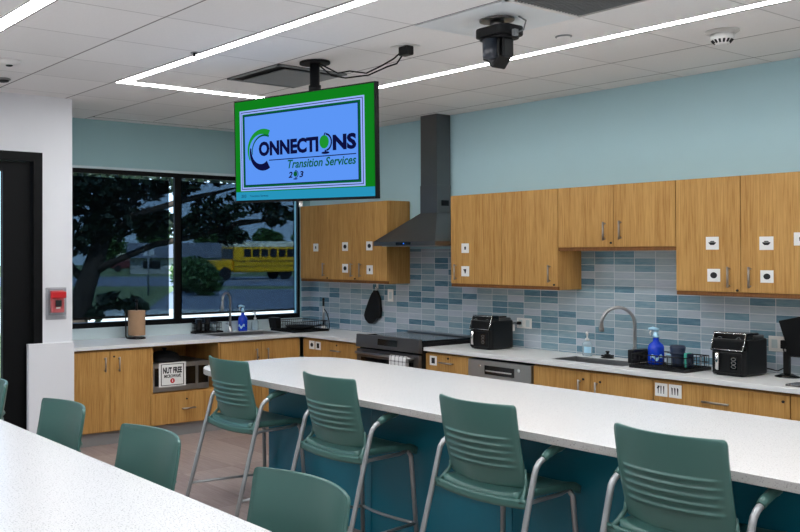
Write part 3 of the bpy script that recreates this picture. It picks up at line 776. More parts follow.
# ================================================================== APPLIANCES
# microwave in its niche
mw = Thing('microwave', 'stainless microwave with black glass door inside the open cabinet niche', 'microwave', (0.32, -2.0, 0.405))
y0, y1, z0, z1 = -2.296, -1.70, 0.412, 0.668
mw.part('case', mw.mb().box(0.12, 0.578, y0, y1, z0, z1, bev=0.004), M['dsteel'])
d = mw.part('door', mw.mb().box(0.579, 0.60, y0, y1-0.13, z0+0.002, z1-0.002, bev=0.003), M['steel'])
mw.part('door_window', mw.mb().box(0.60, 0.603, y0+0.02, y1-0.15, z0+0.055, z1-0.04), M['bgloss'], d)
cp = mw.part('control_panel', mw.mb().box(0.579, 0.60, y1-0.128, y1, z0+0.002, z1-0.002, bev=0.003), M['steel'])
m = mw.mb().box(0.60, 0.602, y1-0.118, y1-0.012, z0+0.055, z1-0.04)
mw.part('keypad', m, M['bgloss'], cp)
m = mw.mb()
for yy in (y0+0.05, y1-0.05):
    for xx in (0.17, 0.53): m.cyl((xx, yy, 0.4055), (xx, yy, z0), 0.012, seg=10)
mw.part('feet', m, M['black'])
# sign on the microwave door
sg = Thing('paper_sign', 'white NUT FREE MICROWAVE sign taped to the microwave door', 'sign', (0.606, -2.094, 0.565))
m = sg.mb(); sy0, sy1, sz0, sz1 = -2.236, -1.955, 0.458, 0.672
m.box(0.6035, 0.6055, sy0, sy1, sz0, sz1)
card = sg.part('card', m, M['paper'])
def sp(a, b, d=0.0062): return (0.60+d, sy0+(sy1-sy0)*a, sz0+(sz1-sz0)*b)
m = sg.mb()
for (a, b, c, e) in ((.07, .93, .05, .075), (.07, .93, .925, .95), (.07, .10, .05, .95), (.90, .93, .05, .95)): m.face([sp(a, c), sp(b, c), sp(b, e), sp(a, e)], 0)
text_into(m, 'NUT FREE', 0, (.15, .85, .55, .81), sp, heavy=0.05)
text_into(m, 'MICROWAVE', 0, (.19, .81, .37, .51), sp, heavy=0.045)
m.face([sp(.50+.085*math.cos(k*math.pi/12), .24+.105*math.sin(k*math.pi/12)) for k in range(24)], 1)
m.face([sp(.485, .19, .0066), sp(.515, .19, .0066), sp(.515, .29, .0066), sp(.485, .29, .0066)], 2)
sg.part('printing', m, [M['ink'], M['red'], M['paper']], fix=False)
# dark lidded pot on the microwave
pt = Thing('plate_cover', 'dark domed plate cover sitting on top of the microwave', 'plate cover', (0.36, -2.08, 0.668))
pt.part('dome', pt.mb().lathe((0.40, -2.06, 0.669), [(0.16, 0), (0.16, 0.012), (0.145, 0.035), (0.12, 0.065), (0.07, 0.085), (0.02, 0.09)], 28), M['bsatin'])
pt.part('knob', pt.mb().lathe((0.40, -2.06, 0.759), [(0.014, 0), (0.014, 0.012), (0.024, 0.018), (0.02, 0.026)], 16), M['bsatin'])

# range
rg = Thing('kitchen_range', 'stainless slide-in electric range with black glass top', 'range', (1.88, -0.35, 0))
x0, x1 = 1.503, 2.264
rg.part('body', rg.mb().box(x0, x1, -0.655, -0.02, 0.10, 0.895), M['bsatin'])
rg.part('plinth', rg.mb().box(x0+0.01, x1-0.01, -0.60, -0.03, 0.0, 0.10), M['bsatin'])
m = rg.mb().prism(rect_round(x0-0.006, x1+0.006, -0.665, -0.016, 0.01, 3), 'z', 0.896, 0.914)
top = rg.part('glass_top', m, M['bgloss'])
for (cx, cy, rr) in ((1.69, -0.46, 0.10), (2.08, -0.46, 0.085), (1.69, -0.18, 0.075), (2.08, -0.18, 0.10)):
    m = rg.mb()
    for k in range(32):
        a, b = 2*math.pi*k/32, 2*math.pi*(k+1)/32
        m.face([(cx+rr*math.cos(a), cy+rr*math.sin(a), 0.9146), (cx+rr*math.cos(b), cy+rr*math.sin(b), 0.9146), (cx+(rr-.004)*math.cos(b), cy+(rr-.004)*math.sin(b), 0.9146), (cx+(rr-.004)*math.cos(a), cy+(rr-.004)*math.sin(a), 0.9146)])
    rg.part('burner_ring', m, M['vent'], top)
rg.part('rear_vent', rg.mb().box(x0+0.02, x1-0.02, -0.075, -0.02, 0.9145, 0.930, bev=0.004), M['steel'])
m = rg.mb().prism([(-0.656, 0.805), (-0.705, 0.812), (-0.695, 0.925), (-0.656, 0.925)], 'x', x0-0.004, x1+0.004)
cp = rg.part('control_panel', m, M['dsteel'], bevel=0.003)
m = rg.mb()
m.face([(1.78, -0.7035, 0.845), (2.02, -0.7035, 0.845), (2.02, -0.6987, 0.90), (1.78, -0.6987, 0.90)])
rg.part('display', m, M['bgloss'], cp)
d = rg.part('oven_door', rg.mb().box(x0, x1, -0.695, -0.657, 0.27, 0.795, bev=0.004), M['dsteel'])
rg.part('oven_window', rg.mb().box(x0+0.06, x1-0.06, -0.699, -0.695, 0.34, 0.725), M['bgloss'], d)
m = rg.mb().cyl((x0+0.04, -0.745, 0.765), (x1-0.04, -0.745, 0.765), 0.012, seg=14).box(x0+0.05, x0+0.075, -0.745, -0.695, 0.755, 0.775).box(x1-0.075, x1-0.05, -0.745, -0.695, 0.755, 0.775)
rg.part('handle', m, M['steel'], d)
rg.part('warming_drawer', rg.mb().box(x0, x1, -0.69, -0.657, 0.11, 0.262, bev=0.004), M['dsteel'])
# towel over the handle
m = MB(); N = 14
def tw(front, k, j):
    x = 1.985+0.195*k/N; zz = [0.54, 0.66, 0.735, 0.768, 0.7805][j]; yy = -0.745 + (-1 if front else 1)*[0.0150, 0.0150, 0.0155, 0.0125, 0.003][j] + 0.0012*math.sin(k*1.3)*(1 if front else 0)
    if front: yy = min(yy, -0.7572) if j < 4 else yy
    else: yy = max(yy, -0.7328) if j < 4 else yy
    return (x, yy, zz)
rows = [[tw(True, k, j) for k in range(N+1)] for j in range(5)]+[[tw(False, k, j) for k in range(N+1)] for j in (4, 3, 2, 1)]
V = [[m._v(p) for p in rr] for rr in rows]
for j in range(len(V)-1):
    for k in range(N):
        f = m.b.faces.new([V[j][k], V[j][k+1], V[j+1][k+1], V[j+1][k]]); f.smooth = True
tw_o = solo('dish_towel', m, M['cloth'], 'white and black checked towel hanging over the oven handle', 'towel')
sm = tw_o.modifiers.new('solid', 'SOLIDIFY'); sm.thickness = 0.002; sm.offset = 1

# hood
hd = Thing('range_hood', 'dark stainless chimney hood above the range', 'range hood', (1.89, -0.25, 1.718))
hx0, hx1, hy, hz0, hz1, hz2 = 1.512, 2.264, -0.496, 1.718, 1.755, 2.012
cx0, cx1, cy = 1.802, 2.006, -0.190
m = hd.mb().box(hx0, hx1, hy, -0.013, hz0, hz1)
rim = hd.part('canopy_rim', m, M['dsteel'], bevel=0.002)
m = hd.mb()
B = [(hx0, hy, hz1), (hx1, hy, hz1), (hx1, -0.013, hz1), (hx0, -0.013, hz1)]
Tp = [(cx0, cy, hz2), (cx1, cy, hz2), (cx1, -0.013, hz2), (cx0, -0.013, hz2)]
vb = [m._v(p) for p in B]; vt = [m._v(p) for p in Tp]
m.b.faces.new(vb[::-1]); m.b.faces.new(vt)
for i in range(4): m.b.faces.new([vb[i], vb[(i+1) % 4], vt[(i+1) % 4], vt[i]])
hd.part('canopy', m, M['dsteel'])
hd.part('lower_chimney', hd.mb().box(cx0, cx1, cy, -0.013, hz2, 2.262, bev=0.002), M['dsteel'])
hd.part('upper_chimney', hd.mb().box(cx0+0.004, cx1-0.004, cy+0.004, -0.013, 2.262, CEIL-0.001), M['dsteel'])
m = hd.mb().box(cx1-0.001, cx1+0.002, -0.135, -0.04, 2.075, 2.125)
for k in range(4): m.box(cx1+0.002, cx1+0.004, -0.128+k*0.022, -0.116+k*0.022, 2.082, 2.118)
hd.part('side_grille', m, M['bsatin'])
hd.part('button_panel', hd.mb().box(1.80, 1.98, hy-0.003, hy, 1.724, 1.748), M['bgloss'], rim)
hd.part('indicator', hd.mb().box(1.893, 1.905, hy-0.0045, hy-0.003, 1.730, 1.742), M['led'], rim, label='small blue light')
hd.part('filter', hd.mb().box(hx0+0.05, hx1-0.05, hy+0.06, -0.06, hz0-0.006, hz0), M['steel'])

# dishwasher
dw = Thing('dishwasher', 'stainless dishwasher with pocket handle under the worktop', 'dishwasher', (3.04, -0.3, 0))
dw.part('tub', dw.mb().box(2.741, 3.344, -0.60, -0.03, 0.10, 0.815), M['bsatin'])
d = dw.part('door', dw.mb().box(2.743, 3.342, -0.637, -0.601, 0.13, 0.66, bev=0.004).box(2.743, 3.342, -0.637, -0.601, 0.662, 0.812, bev=0.004), M['steel'])
dw.part('pocket_handle', dw.mb().box(2.91, 3.19, -0.640, -0.637, 0.705, 0.775), M['bgloss'], d, label='dark recessed grip')
dw.part('grip_bar', dw.mb().box(2.925, 3.175, -0.652, -0.640, 0.728, 0.742, bev=0.004), M['chrome'], d)
dw.part('kick_plate', dw.mb().box(2.745, 3.34, -0.56, -0.545, 0.0, 0.10), M['bsatin'])
for q in (2.865, 3.235): dw.part('badge', dw.mb().cyl((q, -0.637, 0.765), (q, -0.641, 0.765), 0.013, seg=16), M['chrome'], d)

# air fryers
def fryer(label, x0, y0):
    """two-basket style air fryer, front faces -y"""
    w, dp, h = 0.222, 0.31, 0.275; x1, y1 = x0+w, y0+dp; Z = TOP
    t = Thing('air_fryer', label, 'air fryer', ((x0+x1)/2, (y0+y1)/2, TOP), group='black air fryers')
    m = t.mb().prism(rect_round(x0, x1, y0, y1, 0.045, 6), 'z', Z+0.006, Z+0.235)
    t.part('body', m, M['black'], bevel=0.012, seg=3)
    t.part('feet', t.mb().box(x0+0.03, x1-0.03, y0+0.03, y1-0.03, Z, Z+0.008), M['bsatin'])
    m = t.mb().prism(rect_round(x0+0.012, x1-0.006, y0+0.10, y1-0.015, 0.05, 6), 'z', Z+0.234, Z+0.256)
    t.part('lid', m, M['dsteel'], bevel=0.008, seg=3)
    m = t.mb().prism(rect_round(x0+0.03, x1-0.03, y0+0.14, y1-0.05, 0.03, 5), 'z', Z+0.256, Z+0.266)
    t.part('vent_cap', m, M['bsatin'], bevel=0.003)
    prof = [(y0-0.004, Z+0.158), (y0+0.045, Z+0.275), (y0+0.12, Z+0.275), (y0+0.12, Z+0.158)]
    cp = t.part('control_panel', t.mb().prism(prof, 'x', x0+0.004, x1-0.006), M['bgloss'], bevel=0.006)
    # chrome outline on the slanted face
    def sl(a, b, d): # a across, b up the slope
        v = Vector((0, 0.049, 0.117)); nn = Vector((0, -0.117, 0.049)).normalized()
        return Vector((x0+0.004+(w-0.01)*a, y0-0.004, Z+0.158)) + v*b + nn*d
    m = t.mb(); pr = [(.04, .06), (.96, .06), (.98, .5), (.96, .94), (.04, .94), (.02, .5), (.04, .06)]
    m.tube([sl(a, b, 0.002) for a, b in pr], 0.0034, 6)
    t.part('chrome_outline', m, M['chrome'], cp)
    m = t.mb()
    for a in (.22, .78): m.tube([sl(a+.07*math.cos(k*math.pi/8), .55+.20*math.sin(k*math.pi/8), 0.002) for k in range(17)], 0.0014, 5)
    for a in (.36, .44, .52, .60): m.tube([sl(a, .32, .002), sl(a+.04, .32, .002)], 0.0016, 5)
    t.part('dial_markings', m, M['vent'], cp)
    bk = t.part('basket_front', t.mb().box(x0+0.02, x1-0.02, y0-0.008, y0+0.01, Z+0.02, Z+0.15, bev=0.006), M['black'])
    m = t.mb().tube([(x0+0.065, y0-0.008, Z+0.142), (x0+0.065, y0-0.03, Z+0.140), (x0+0.065, y0-0.032, Z+0.10), (x0+0.062, y0-0.026, Z+0.045), (x0+0.062, y0-0.008, Z+0.04)], [0.013, 0.014, 0.013, 0.011, 0.010], 10)
    t.part('basket_handle', m, M['chrome'], bk, label='bright metal handle')
    m = t.mb().box(x0+0.135, x0+0.178, y0-0.0095, y0-0.008, Z+0.045, Z+0.128)
    win = t.part('viewing_window', m, M['bgloss'], bk)
    m = t.mb()
    for k in range(3): m.tube([(x0+0.1565+0.014*math.cos(q*math.pi/6), y0-0.010, Z+0.063+0.024*k+0.009*math.sin(q*math.pi/6)) for q in range(13)], 0.0014, 5)
    t.part('window_pattern', m, M['vent'], bk)
    return t
fryer('black air fryer near the range, white tag on its cord', 2.556, -0.415)
fryer('black air fryer between the dish rack and monitor at the right', 4.552, -0.42)
# wall plates
def wall_plate(label, x, z, w, h, kind):
    t = Thing('outlet_plate', label, 'outlet', (x, -0.012, z), group='wall outlet plates')
    p = t.part('plate', t.mb().box(x-w/2, x+w/2, -0.019, -0.0125, z-h/2, z+h/2, bev=0.002), M['plate'])
    if kind == 'v':
        t.part('socket', t.mb().box(x-0.017, x+0.017, -0.021, -0.019, z-0.034, z+0.034, bev=0.002), M['sill'])
    else:
        for q in (-w*0.25, w*0.25):
            t.part('socket', t.mb().box(x+q-0.018, x+q+0.018, -0.021, -0.019, z-0.028, z+0.028, bev=0.002), M['sill'])
wall_plate('white upright outlet plate right of the black oven mitt', 1.24, 1.243, 0.075, 0.12, 'v')
wall_plate('white wide outlet plate behind the air fryer near the range', 2.80, 1.068, 0.145, 0.085, 'h')
wall_plate('white wide outlet plate with black plug beside the monitor', 4.80, 1.055, 0.15, 0.10, 'h')
def cord(label, pts, plug):
    t = Thing('power_cord', label, 'power cord', pts[-1], group='air fryer cords')
    t.part('wire', t.mb().tube(pts, 0.004, 6), M['black'])
    t.part('plug', t.mb().box(*plug, bev=0.005), M['black'])
    return t
c1 = cord('black cord plugged in left side of the wide outlet behind the air fryer', [(2.70, -0.10, 1.03), (2.715, -0.075, 1.06), (2.73, -0.06, 1.07), (2.762, -0.048, 1.068)], (2.748, 2.778, -0.048, -0.021, 1.055, 1.082))
c1.part('care_tag', c1.mb().box(2.722, 2.726, -0.095, -0.045, 1.00, 1.055), M['paper'], label='white paper tag')
cord('black cord dropping from the outlet beside the monitor', [(4.70, -0.108, 0.95), (4.72, -0.07, 0.90), (4.80, -0.06, 0.885), (4.86, -0.06, 0.92), (4.845, -0.06, 0.99), (4.832, -0.055, 1.03)], (4.815, 4.86, -0.06, -0.021, 1.03, 1.085))

# oven mitt on hook
mt = Thing('oven_mitt', 'black oven mitt hanging from a hook on the tile wall', 'oven mitt', (1.02, -0.02, 1.1))
outl = [(1.035, 1.285), (1.075, 1.285), (1.10, 1.24), (1.118, 1.20), (1.13, 1.10), (1.12, 1.02), (1.075, 1.005), (1.06, 0.985), (1.02, 0.955), (0.965, 0.955), (0.915, 0.99), (0.895, 1.03), (0.915, 1.09), (0.96, 1.18), (1.0, 1.25)]
m = mt.mb().prism(outl, 'y', -0.055, -0.0135)
mt.part('glove', m, M['bsatin'], bevel=0.012, seg=3)
mt.part('hanging_loop', mt.mb().tube([(1.05, -0.03, 1.28), (1.045, -0.03, 1.305), (1.058, -0.03, 1.312), (1.066, -0.03, 1.30), (1.06, -0.03, 1.28)], 0.003, 6), M['plate'])
hk = Thing('wall_hook', 'small white wall hook holding the oven mitt', 'hook', (1.056, -0.013, 1.33))
hk.part('plate', hk.mb().box(1.043, 1.069, -0.018, -0.0125, 1.305, 1.372, bev=0.002), M['plate'])
hk.part('peg', hk.mb().tube([(1.056, -0.018, 1.318), (1.056, -0.034, 1.306), (1.056, -0.042, 1.316)], 0.0045, 8), M['plate'])

# ================================================================== WORKTOP ITEMS
# paper towel holder
ph = Thing('paper_towel_holder', 'black paper towel stand with a brown paper roll by the window', 'paper towel holder', (0.20, -2.24, TOP))
ph.part('base', ph.mb().lathe((0.20, -2.24, TOP), [(0.085, 0), (0.085, 0.012), (0.075, 0.016)], 28), M['black'])
ph.part('roll', ph.mb().lathe((0.20, -2.24, TOP+0.033), [(0.02, 0), (0.079, 0), (0.081, 0.006), (0.081, 0.222), (0.079, 0.228), (0.02, 0.228)], 32), M['kraft'], label='brown paper roll')
ph.part('core_foot', ph.mb().lathe((0.20, -2.24, TOP+0.0165), [(0.035, 0), (0.035, 0.016)], 20), M['plate'])
ph.part('rod', ph.mb().cyl((0.20, -2.24, TOP+0.26), (0.20, -2.24, TOP+0.335), 0.010, seg=12).lathe((0.20, -2.24, TOP+0.335), [(0.010, 0), (0.017, 0.008), (0.017, 0.02), (0.008, 0.03)], 14), M['black'])
m = ph.mb().tube([(0.20, -2.318, TOP+0.008), (0.20, -2.340, TOP+0.01), (0.20, -2.352, TOP+0.03), (0.20, -2.352, TOP+0.14), (0.20, -2.356, TOP+0.27)], 0.007, 8)
ph.part('tension_arm', m, M['black'])

def pump_bottle(name, label, cat, c, r, h, hp, mb_, mp, label_mat=None, face=(1, 0), sx=1.0, sy=1.0):
    x, y = c; t = Thing(name, label, cat, (x, y, TOP))
    t.part('bottle', t.mb().lathe((x, y, TOP), [(r*.92, 0), (r, 0.008), (r, h*.78), (r*.8, h*.9), (r*.36, h*.97), (r*.34, h)], 24, sx=sx, sy=sy), mb_)
    t.part('collar', t.mb().lathe((x, y, TOP+h), [(r*.40, 0), (r*.40, 0.014), (r*.16, 0.018), (r*.14, hp*.55)], 16), mp)
    m = t.mb().tube([(x, y, TOP+h+hp*.5), (x, y, TOP+h+hp*.9), (x+face[0]*0.02, y+face[1]*0.02, TOP+h+hp), (x+face[0]*0.05, y+face[1]*0.05, TOP+h+hp*.88)], [0.006, 0.009, 0.010, 0.005], 10)
    t.part('pump_head', m, mp)
    if label_mat:
        m = t.mb(); a0 = math.atan2(face[1], face[0])
        for k in range(8):
            a, b = a0-0.7+1.4*k/8, a0-0.7+1.4*(k+1)/8; rr = r+0.0015
            m.face([(x+rr*sx*math.cos(a), y+rr*sy*math.sin(a), TOP+h*.2), (x+rr*sx*math.cos(b), y+rr*sy*math.sin(b), TOP+h*.2), (x+rr*sx*math.cos(b), y+rr*sy*math.sin(b), TOP+h*.62), (x+rr*sx*math.cos(a), y+rr*sy*math.sin(a), TOP+h*.62)])
        t.part('printed_label', m, label_mat)
    return t
def spray_bottle(label, c, s, h, face, lift=0.0):
    x, y = c; t = Thing('spray_bottle', label, 'spray bottle', (x, y, TOP+lift), group='blue spray bottles')
    Z = TOP+lift+0.0003
    t.part('bottle', t.mb().lathe((x, y, Z), [(s*.9, 0), (s, 0.01), (s, h*.46), (s*.88, h*.53), (s*.40, h*.62), (s*.30, h*.72)], 24, sy=1.0, sx=0.75), M['blue'])
    t.part('neck', t.mb().lathe((x, y, Z+h*.72), [(s*.34, 0), (s*.36, h*.05), (s*.26, h*.09), (s*.22, h*.16)], 16), M['lblue'])
    dx, dy = face
    m = t.mb().tube([(x-dx*0.018, y-dy*0.018, Z+h*.93), (x+dx*0.02, y+dy*0.02, Z+h*.97), (x+dx*0.05, y+dy*0.05, Z+h*.96)], [0.012, 0.014, 0.008], 10)
    t.part('spray_head', m, M['lblue'])
    m = t.mb().tube([(x+dx*0.03, y+dy*0.03, Z+h*.93), (x+dx*0.042, y+dy*0.042, Z+h*.85), (x+dx*0.036, y+dy*0.036, Z+h*.78)], [0.005, 0.005, 0.004], 8)
    t.part('trigger', m, M['plate'])
    m = t.mb()
    # white swoosh band on the side towards the room
    a0 = math.atan2(-0.75, 0.66)
    for k in range(10):
        a, b = a0-0.75+1.5*k/10, a0-0.75+1.5*(k+1)/10; rr = s+0.0015
        q = 0.05*math.sin(k*0.9); q2 = 0.05*math.sin((k+1)*0.9)
        m.face([(x+rr*.75*math.cos(a), y+rr*math.sin(a), Z+h*(.15+q)), (x+rr*.75*math.cos(b), y+rr*math.sin(b), Z+h*(.15+q2)), (x+rr*.75*math.cos(b), y+rr*math.sin(b), Z+h*(.24+q2)), (x+rr*.75*math.cos(a), y+rr*math.sin(a), Z+h*(.24+q))])
    t.part('printed_label', m, M['lblue'])
spray_bottle('blue dish spray bottle behind the window sink, right of faucet', (0.085, -0.955), 0.052, 0.265, (0, -1))
pump_bottle('soap_bottle', 'clear pump soap bottle behind the window sink, right of the blue bottle', 'soap bottle', (0.085, -0.800), 0.036, 0.115, 0.075, M['clear'], M['plate'], face=(0.3, -0.95))
pump_bottle('soap_bottle', 'clear and white pump soap bottle against the tile behind the right sink', 'soap bottle', (3.444, -0.10), 0.040, 0.115, 0.06, M['clear'], M['plate'], M['lblue'], face=(0.5, -0.87), sy=0.7)
st = Thing('sink_stopper', 'black sink strainer lying behind the right sink', 'sink strainer', (3.635, -0.13, TOP))
st.part('cup', st.mb().lathe((3.635, -0.13, TOP), [(0.045, 0), (0.048, 0.006), (0.03, 0.012), (0.02, 0.03)], 20), M['black'])
st.part('knob', st.mb().lathe((3.635, -0.13, TOP+0.03), [(0.010, 0), (0.010, 0.012), (0.017, 0.017), (0.012, 0.024)], 14), M['black'])
st.part('handle_bar', st.mb().cyl((3.595, -0.15, TOP+0.018), (3.675, -0.11, TOP+0.018), 0.007, seg=8), M['black'])

# dish racks
def rack(label, x0, x1, y0, y1, h, spacing=0.028, long_axis='x', tray=M['black']):
    t = Thing('dish_rack', label, 'dish rack', ((x0+x1)/2, (y0+y1)/2, TOP), group='black dish racks')
    Z = TOP
    m = t.mb().box(x0-0.012, x1+0.012, y0-0.012, y1+0.012, Z+0.0005, Z+0.006)
    for a in ((x0-0.012, x1+0.012, y0-0.012, y0-0.006), (x0-0.012, x1+0.012, y1+0.006, y1+0.012), (x0-0.012, x0-0.006, y0-0.006, y1+0.006), (x1+0.006, x1+0.012, y0-0.006, y1+0.006)):
        m.box(*a, Z+0.006, Z+0.022)
    t.part('drip_tray', m, tray)
    m = t.mb()
    for zz, rr in ((Z+h, 0.0042), (Z+h*.55, 0.003), (Z+0.016, 0.003)):
        m.tube([(x0, y0, zz), (x1, y0, zz), (x1, y1, zz), (x0, y1, zz), (x0, y0, zz)], rr, 6)
    nx = int((x1-x0)/spacing)
    for k in range(nx+1):
        x = x0+(x1-x0)*k/nx; m.tube([(x, y0, Z+h), (x, y0, Z+0.016), (x, y1, Z+0.016), (x, y1, Z+h)], 0.0022, 5)
    ny = int((y1-y0)/spacing)
    for k in range(1, ny):
        y = y0+(y1-y0)*k/ny; m.tube([(x0, y, Z+h), (x0, y, Z+0.016), (x1, y, Z+0.016), (x1, y, Z+h)], 0.0022, 5)
    t.part('wire_basket', m, M['black'])
    return t
R1 = rack('black wire dish rack on the worktop left of the right air fryer', 4.06, 4.43, -0.50, -0.20, 0.095)
R1.part('cutlery_bin', R1.mb().box(4.012, 4.055, -0.47, -0.27, TOP+0.024, TOP+0.115, bev=0.004), M['black'])
R2 = rack('black wire dish rack right of the window sink, empty', 0.19, 0.56, -0.66, -0.24, 0.105)
R2.part('cutlery_bin', R2.mb().prism([(-0.735, TOP+0.14), (-0.665, TOP+0.14), (-0.668, TOP+0.03), (-0.712, TOP+0.03)], 'x', 0.22, 0.34), M['black'])
R3 = rack('black wire dish rack behind the left end of the window sink', 0.035, 0.125, -1.53, -1.24, 0.10)
# things in the racks
sb = spray_bottle('blue spray bottle standing in the right dish rack', (4.135, -0.33), 0.063, 0.252, (-0.6, -0.8), 0.019)
cu = Thing('drinking_cup', 'dark blue upturned cup in the right dish rack', 'cup', (4.30, -0.34, TOP+0.02))
cu.part('cup_body', cu.mb().lathe((4.295, -0.34, TOP+0.0195), [(0.034, 0), (0.035, 0.03), (0.042, 0.08), (0.050, 0.128), (0.044, 0.140), (0.03, 0.143)], 26), M['navy'])
cu.part('cup_band', cu.mb().lathe((4.295, -0.34, TOP+0.102), [(0.0475, 0), (0.0495, 0.012)], 26), M['navy'])
lid = Thing('food_container', 'pale clear food container leaning in the right dish rack', 'container', (4.22, -0.28, TOP+0.02))
lid.part('tub', lid.mb().prism(rect_round(4.185, 4.235, -0.30, -0.22, 0.015, 4), 'z', TOP+0.0195, TOP+0.085), M['clear'])
lid.part('tub_lid', lid.mb().prism(rect_round(4.182, 4.238, -0.303, -0.217, 0.015, 4), 'z', TOP+0.085, TOP+0.092), M['lblue'])
sp_ = Thing('scrub_brush', 'green edged scrubber leaning in the right dish rack', 'scrub brush', (4.36, -0.33, TOP+0.02))
sp_.part('pad', sp_.mb().box(4.352, 4.372, -0.37, -0.30, TOP+0.0195, TOP+0.115, bev=0.006), plain('teal_scrubber', (60, 170, 150), 0.8))
sp_.part('pad_back', sp_.mb().box(4.373, 4.383, -0.37, -0.30, TOP+0.0195, TOP+0.112, bev=0.003), M['navy'])
pa = Thing('drying_pan', 'black flat pan lying in the dish rack under the window corner', 'pan', (0.40, -0.42, TOP+0.02))
pa.part('pan_body', pa.mb().lathe((0.375, -0.44, TOP+0.0195), [(0.12, 0), (0.14, 0.012), (0.155, 0.034), (0.150, 0.034), (0.13, 0.014), (0.02, 0.008)], 30), M['bsatin'])
pa.part('pan_handle', pa.mb().tube([(0.485, -0.345, TOP+0.048), (0.535, -0.300, TOP+0.062)], 0.009, 8), M['bsatin'])
for (yy, rr, hh_, mt_, lb, nm) in ((-1.48, 0.034, 0.115, M['black'], 'black cup in the rack at the left end of the window sink', 'drinking_cup'),
                              (-1.385, 0.032, 0.13, M['bsatin'], 'tall black cup in the rack behind the window faucet', 'drinking_cup'),
                              (-1.30, 0.036, 0.075, M['clear'], 'pale glass bowl in the rack beside the window faucet', 'glass_bowl')):
    t = Thing(nm, lb, 'cup' if nm == 'drinking_cup' else 'bowl', (0.08, yy, TOP+0.02))
    t.part('vessel', t.mb().lathe((0.08, yy, TOP+0.0195), [(rr*.8, 0), (rr*.86, 0.02), (rr, hh_), (rr*.93, hh_), (rr*.78, 0.012), (0.004, 0.01)], 22), mt_)
    t.part('lip', t.mb().lathe((0.08, yy, TOP+0.0195+hh_), [(rr*.94, 0), (rr*1.03, 0.002), (rr*1.03, 0.006), (rr*.94, 0.008)], 22), mt_)

# slim stand near the corner
pn = Thing('paper_towel_stand', 'slim upright black and silver stand in the tile corner', 'stand', (0.36, -0.12, TOP))
pn.part('foot', pn.mb().lathe((0.36, -0.12, TOP), [(0.035, 0), (0.035, 0.010), (0.022, 0.03), (0.014, 0.034)], 22), M['plate'])
pn.part('rod', pn.mb().cyl((0.36, -0.12, TOP+0.034), (0.36, -0.12, TOP+0.09), 0.011, seg=12).cyl((0.36, -0.12, TOP+0.24), (0.36, -0.12, TOP+0.30), 0.011, seg=12).lathe((0.36, -0.12, TOP+0.30), [(0.011, 0), (0.015, 0.01), (0.008, 0.025)], 12), M['black'])
pn.part('sleeve', pn.mb().cyl((0.36, -0.12, TOP+0.09), (0.36, -0.12, TOP+0.24), 0.012, seg=14), M['steel'])
pn.part('curved_arm', pn.mb().tube([(0.372, -0.12, TOP+0.21), (0.415, -0.12, TOP+0.17), (0.445, -0.12, TOP+0.10), (0.455, -0.12, TOP+0.03), (0.45, -0.12, TOP+0.006), (0.40, -0.12, TOP+0.005)], 0.005, 8), M['black'])

# monitor at the right edge + tablet
mo = Thing('monitor', 'black monitor on a round foot cut by the right edge', 'monitor', (4.96, -0.16, TOP))
mo.part('foot', mo.mb().lathe((4.905, -0.16, TOP), [(0.066, 0), (0.066, 0.006), (0.04, 0.016), (0.026, 0.024)], 28, sx=1.1), M['bgloss'])
mo.part('neck', mo.mb().box(4.882, 4.922, -0.172, -0.148, TOP+0.02, TOP+0.16, bev=0.006).box(4.90, 5.02, -0.172, -0.150, TOP+0.13, TOP+0.20, bev=0.006), M['black'])
m = mo.mb(); m.prism([(4.935, 1.005), (5.30, 0.995), (5.30, 1.335), (4.872, 1.218)], 'y', -0.205, -0.173)
mo.part('screen_panel', m, M['frame'], bevel=0.005)
solo('tablet', MB().prism(rect_round(5.075, 5.33, -0.575, -0.42, 0.015, 4), 'z', TOP+0.0003, TOP+0.010), M['bgloss'], 'flat black tablet lying on the worktop at the right edge', 'tablet', bevel=0.002)

# ================================================================== ISLAND AND NEAR TABLE
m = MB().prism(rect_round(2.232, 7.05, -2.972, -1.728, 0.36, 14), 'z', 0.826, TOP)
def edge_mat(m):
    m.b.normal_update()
    for f in m.b.faces: f.material_index = 0 if abs(f.normal.z) > 0.5 else 1  # upright sides take the greyer quartz with shade in its colour
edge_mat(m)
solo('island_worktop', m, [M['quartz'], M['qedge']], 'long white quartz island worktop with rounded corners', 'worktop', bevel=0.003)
ib = Thing('island_cabinet', 'dark teal panelled base under the white island worktop', 'cabinet', (4.7, -2.2, 0))
m = ib.mb().box(2.735, 6.75, -2.598, -1.88, 0.0, 0.826)
ib.part('body', m, M['teal'])
for k in range(4):
    a = 2.735+k*1.00375
    ib.part('front_panel', ib.mb().box(a+0.0015, a+1.00225, -2.610, -2.598, 0.004, 0.822), M['teal'], bevel=0.001)
tb = Thing('dining_table', 'large white speckled table filling the lower left corner', 'table', (4.6, -5.4, 0))
tb.part('top_slab', tb.mb().prism(rect_round(2.55, 6.75, -6.02, -4.772, 0.30, 12), 'z', 0.826, TOP), M['quartz2'], bevel=0.003)
tb.part('base', tb.mb().box(2.95, 6.35, -5.80, -5.42, 0.09, 0.826), M['teal'], label='dark teal panel base')
tb.part('plinth', tb.mb().box(3.0, 6.3, -5.76, -5.46, 0, 0.09), M['bsatin'])

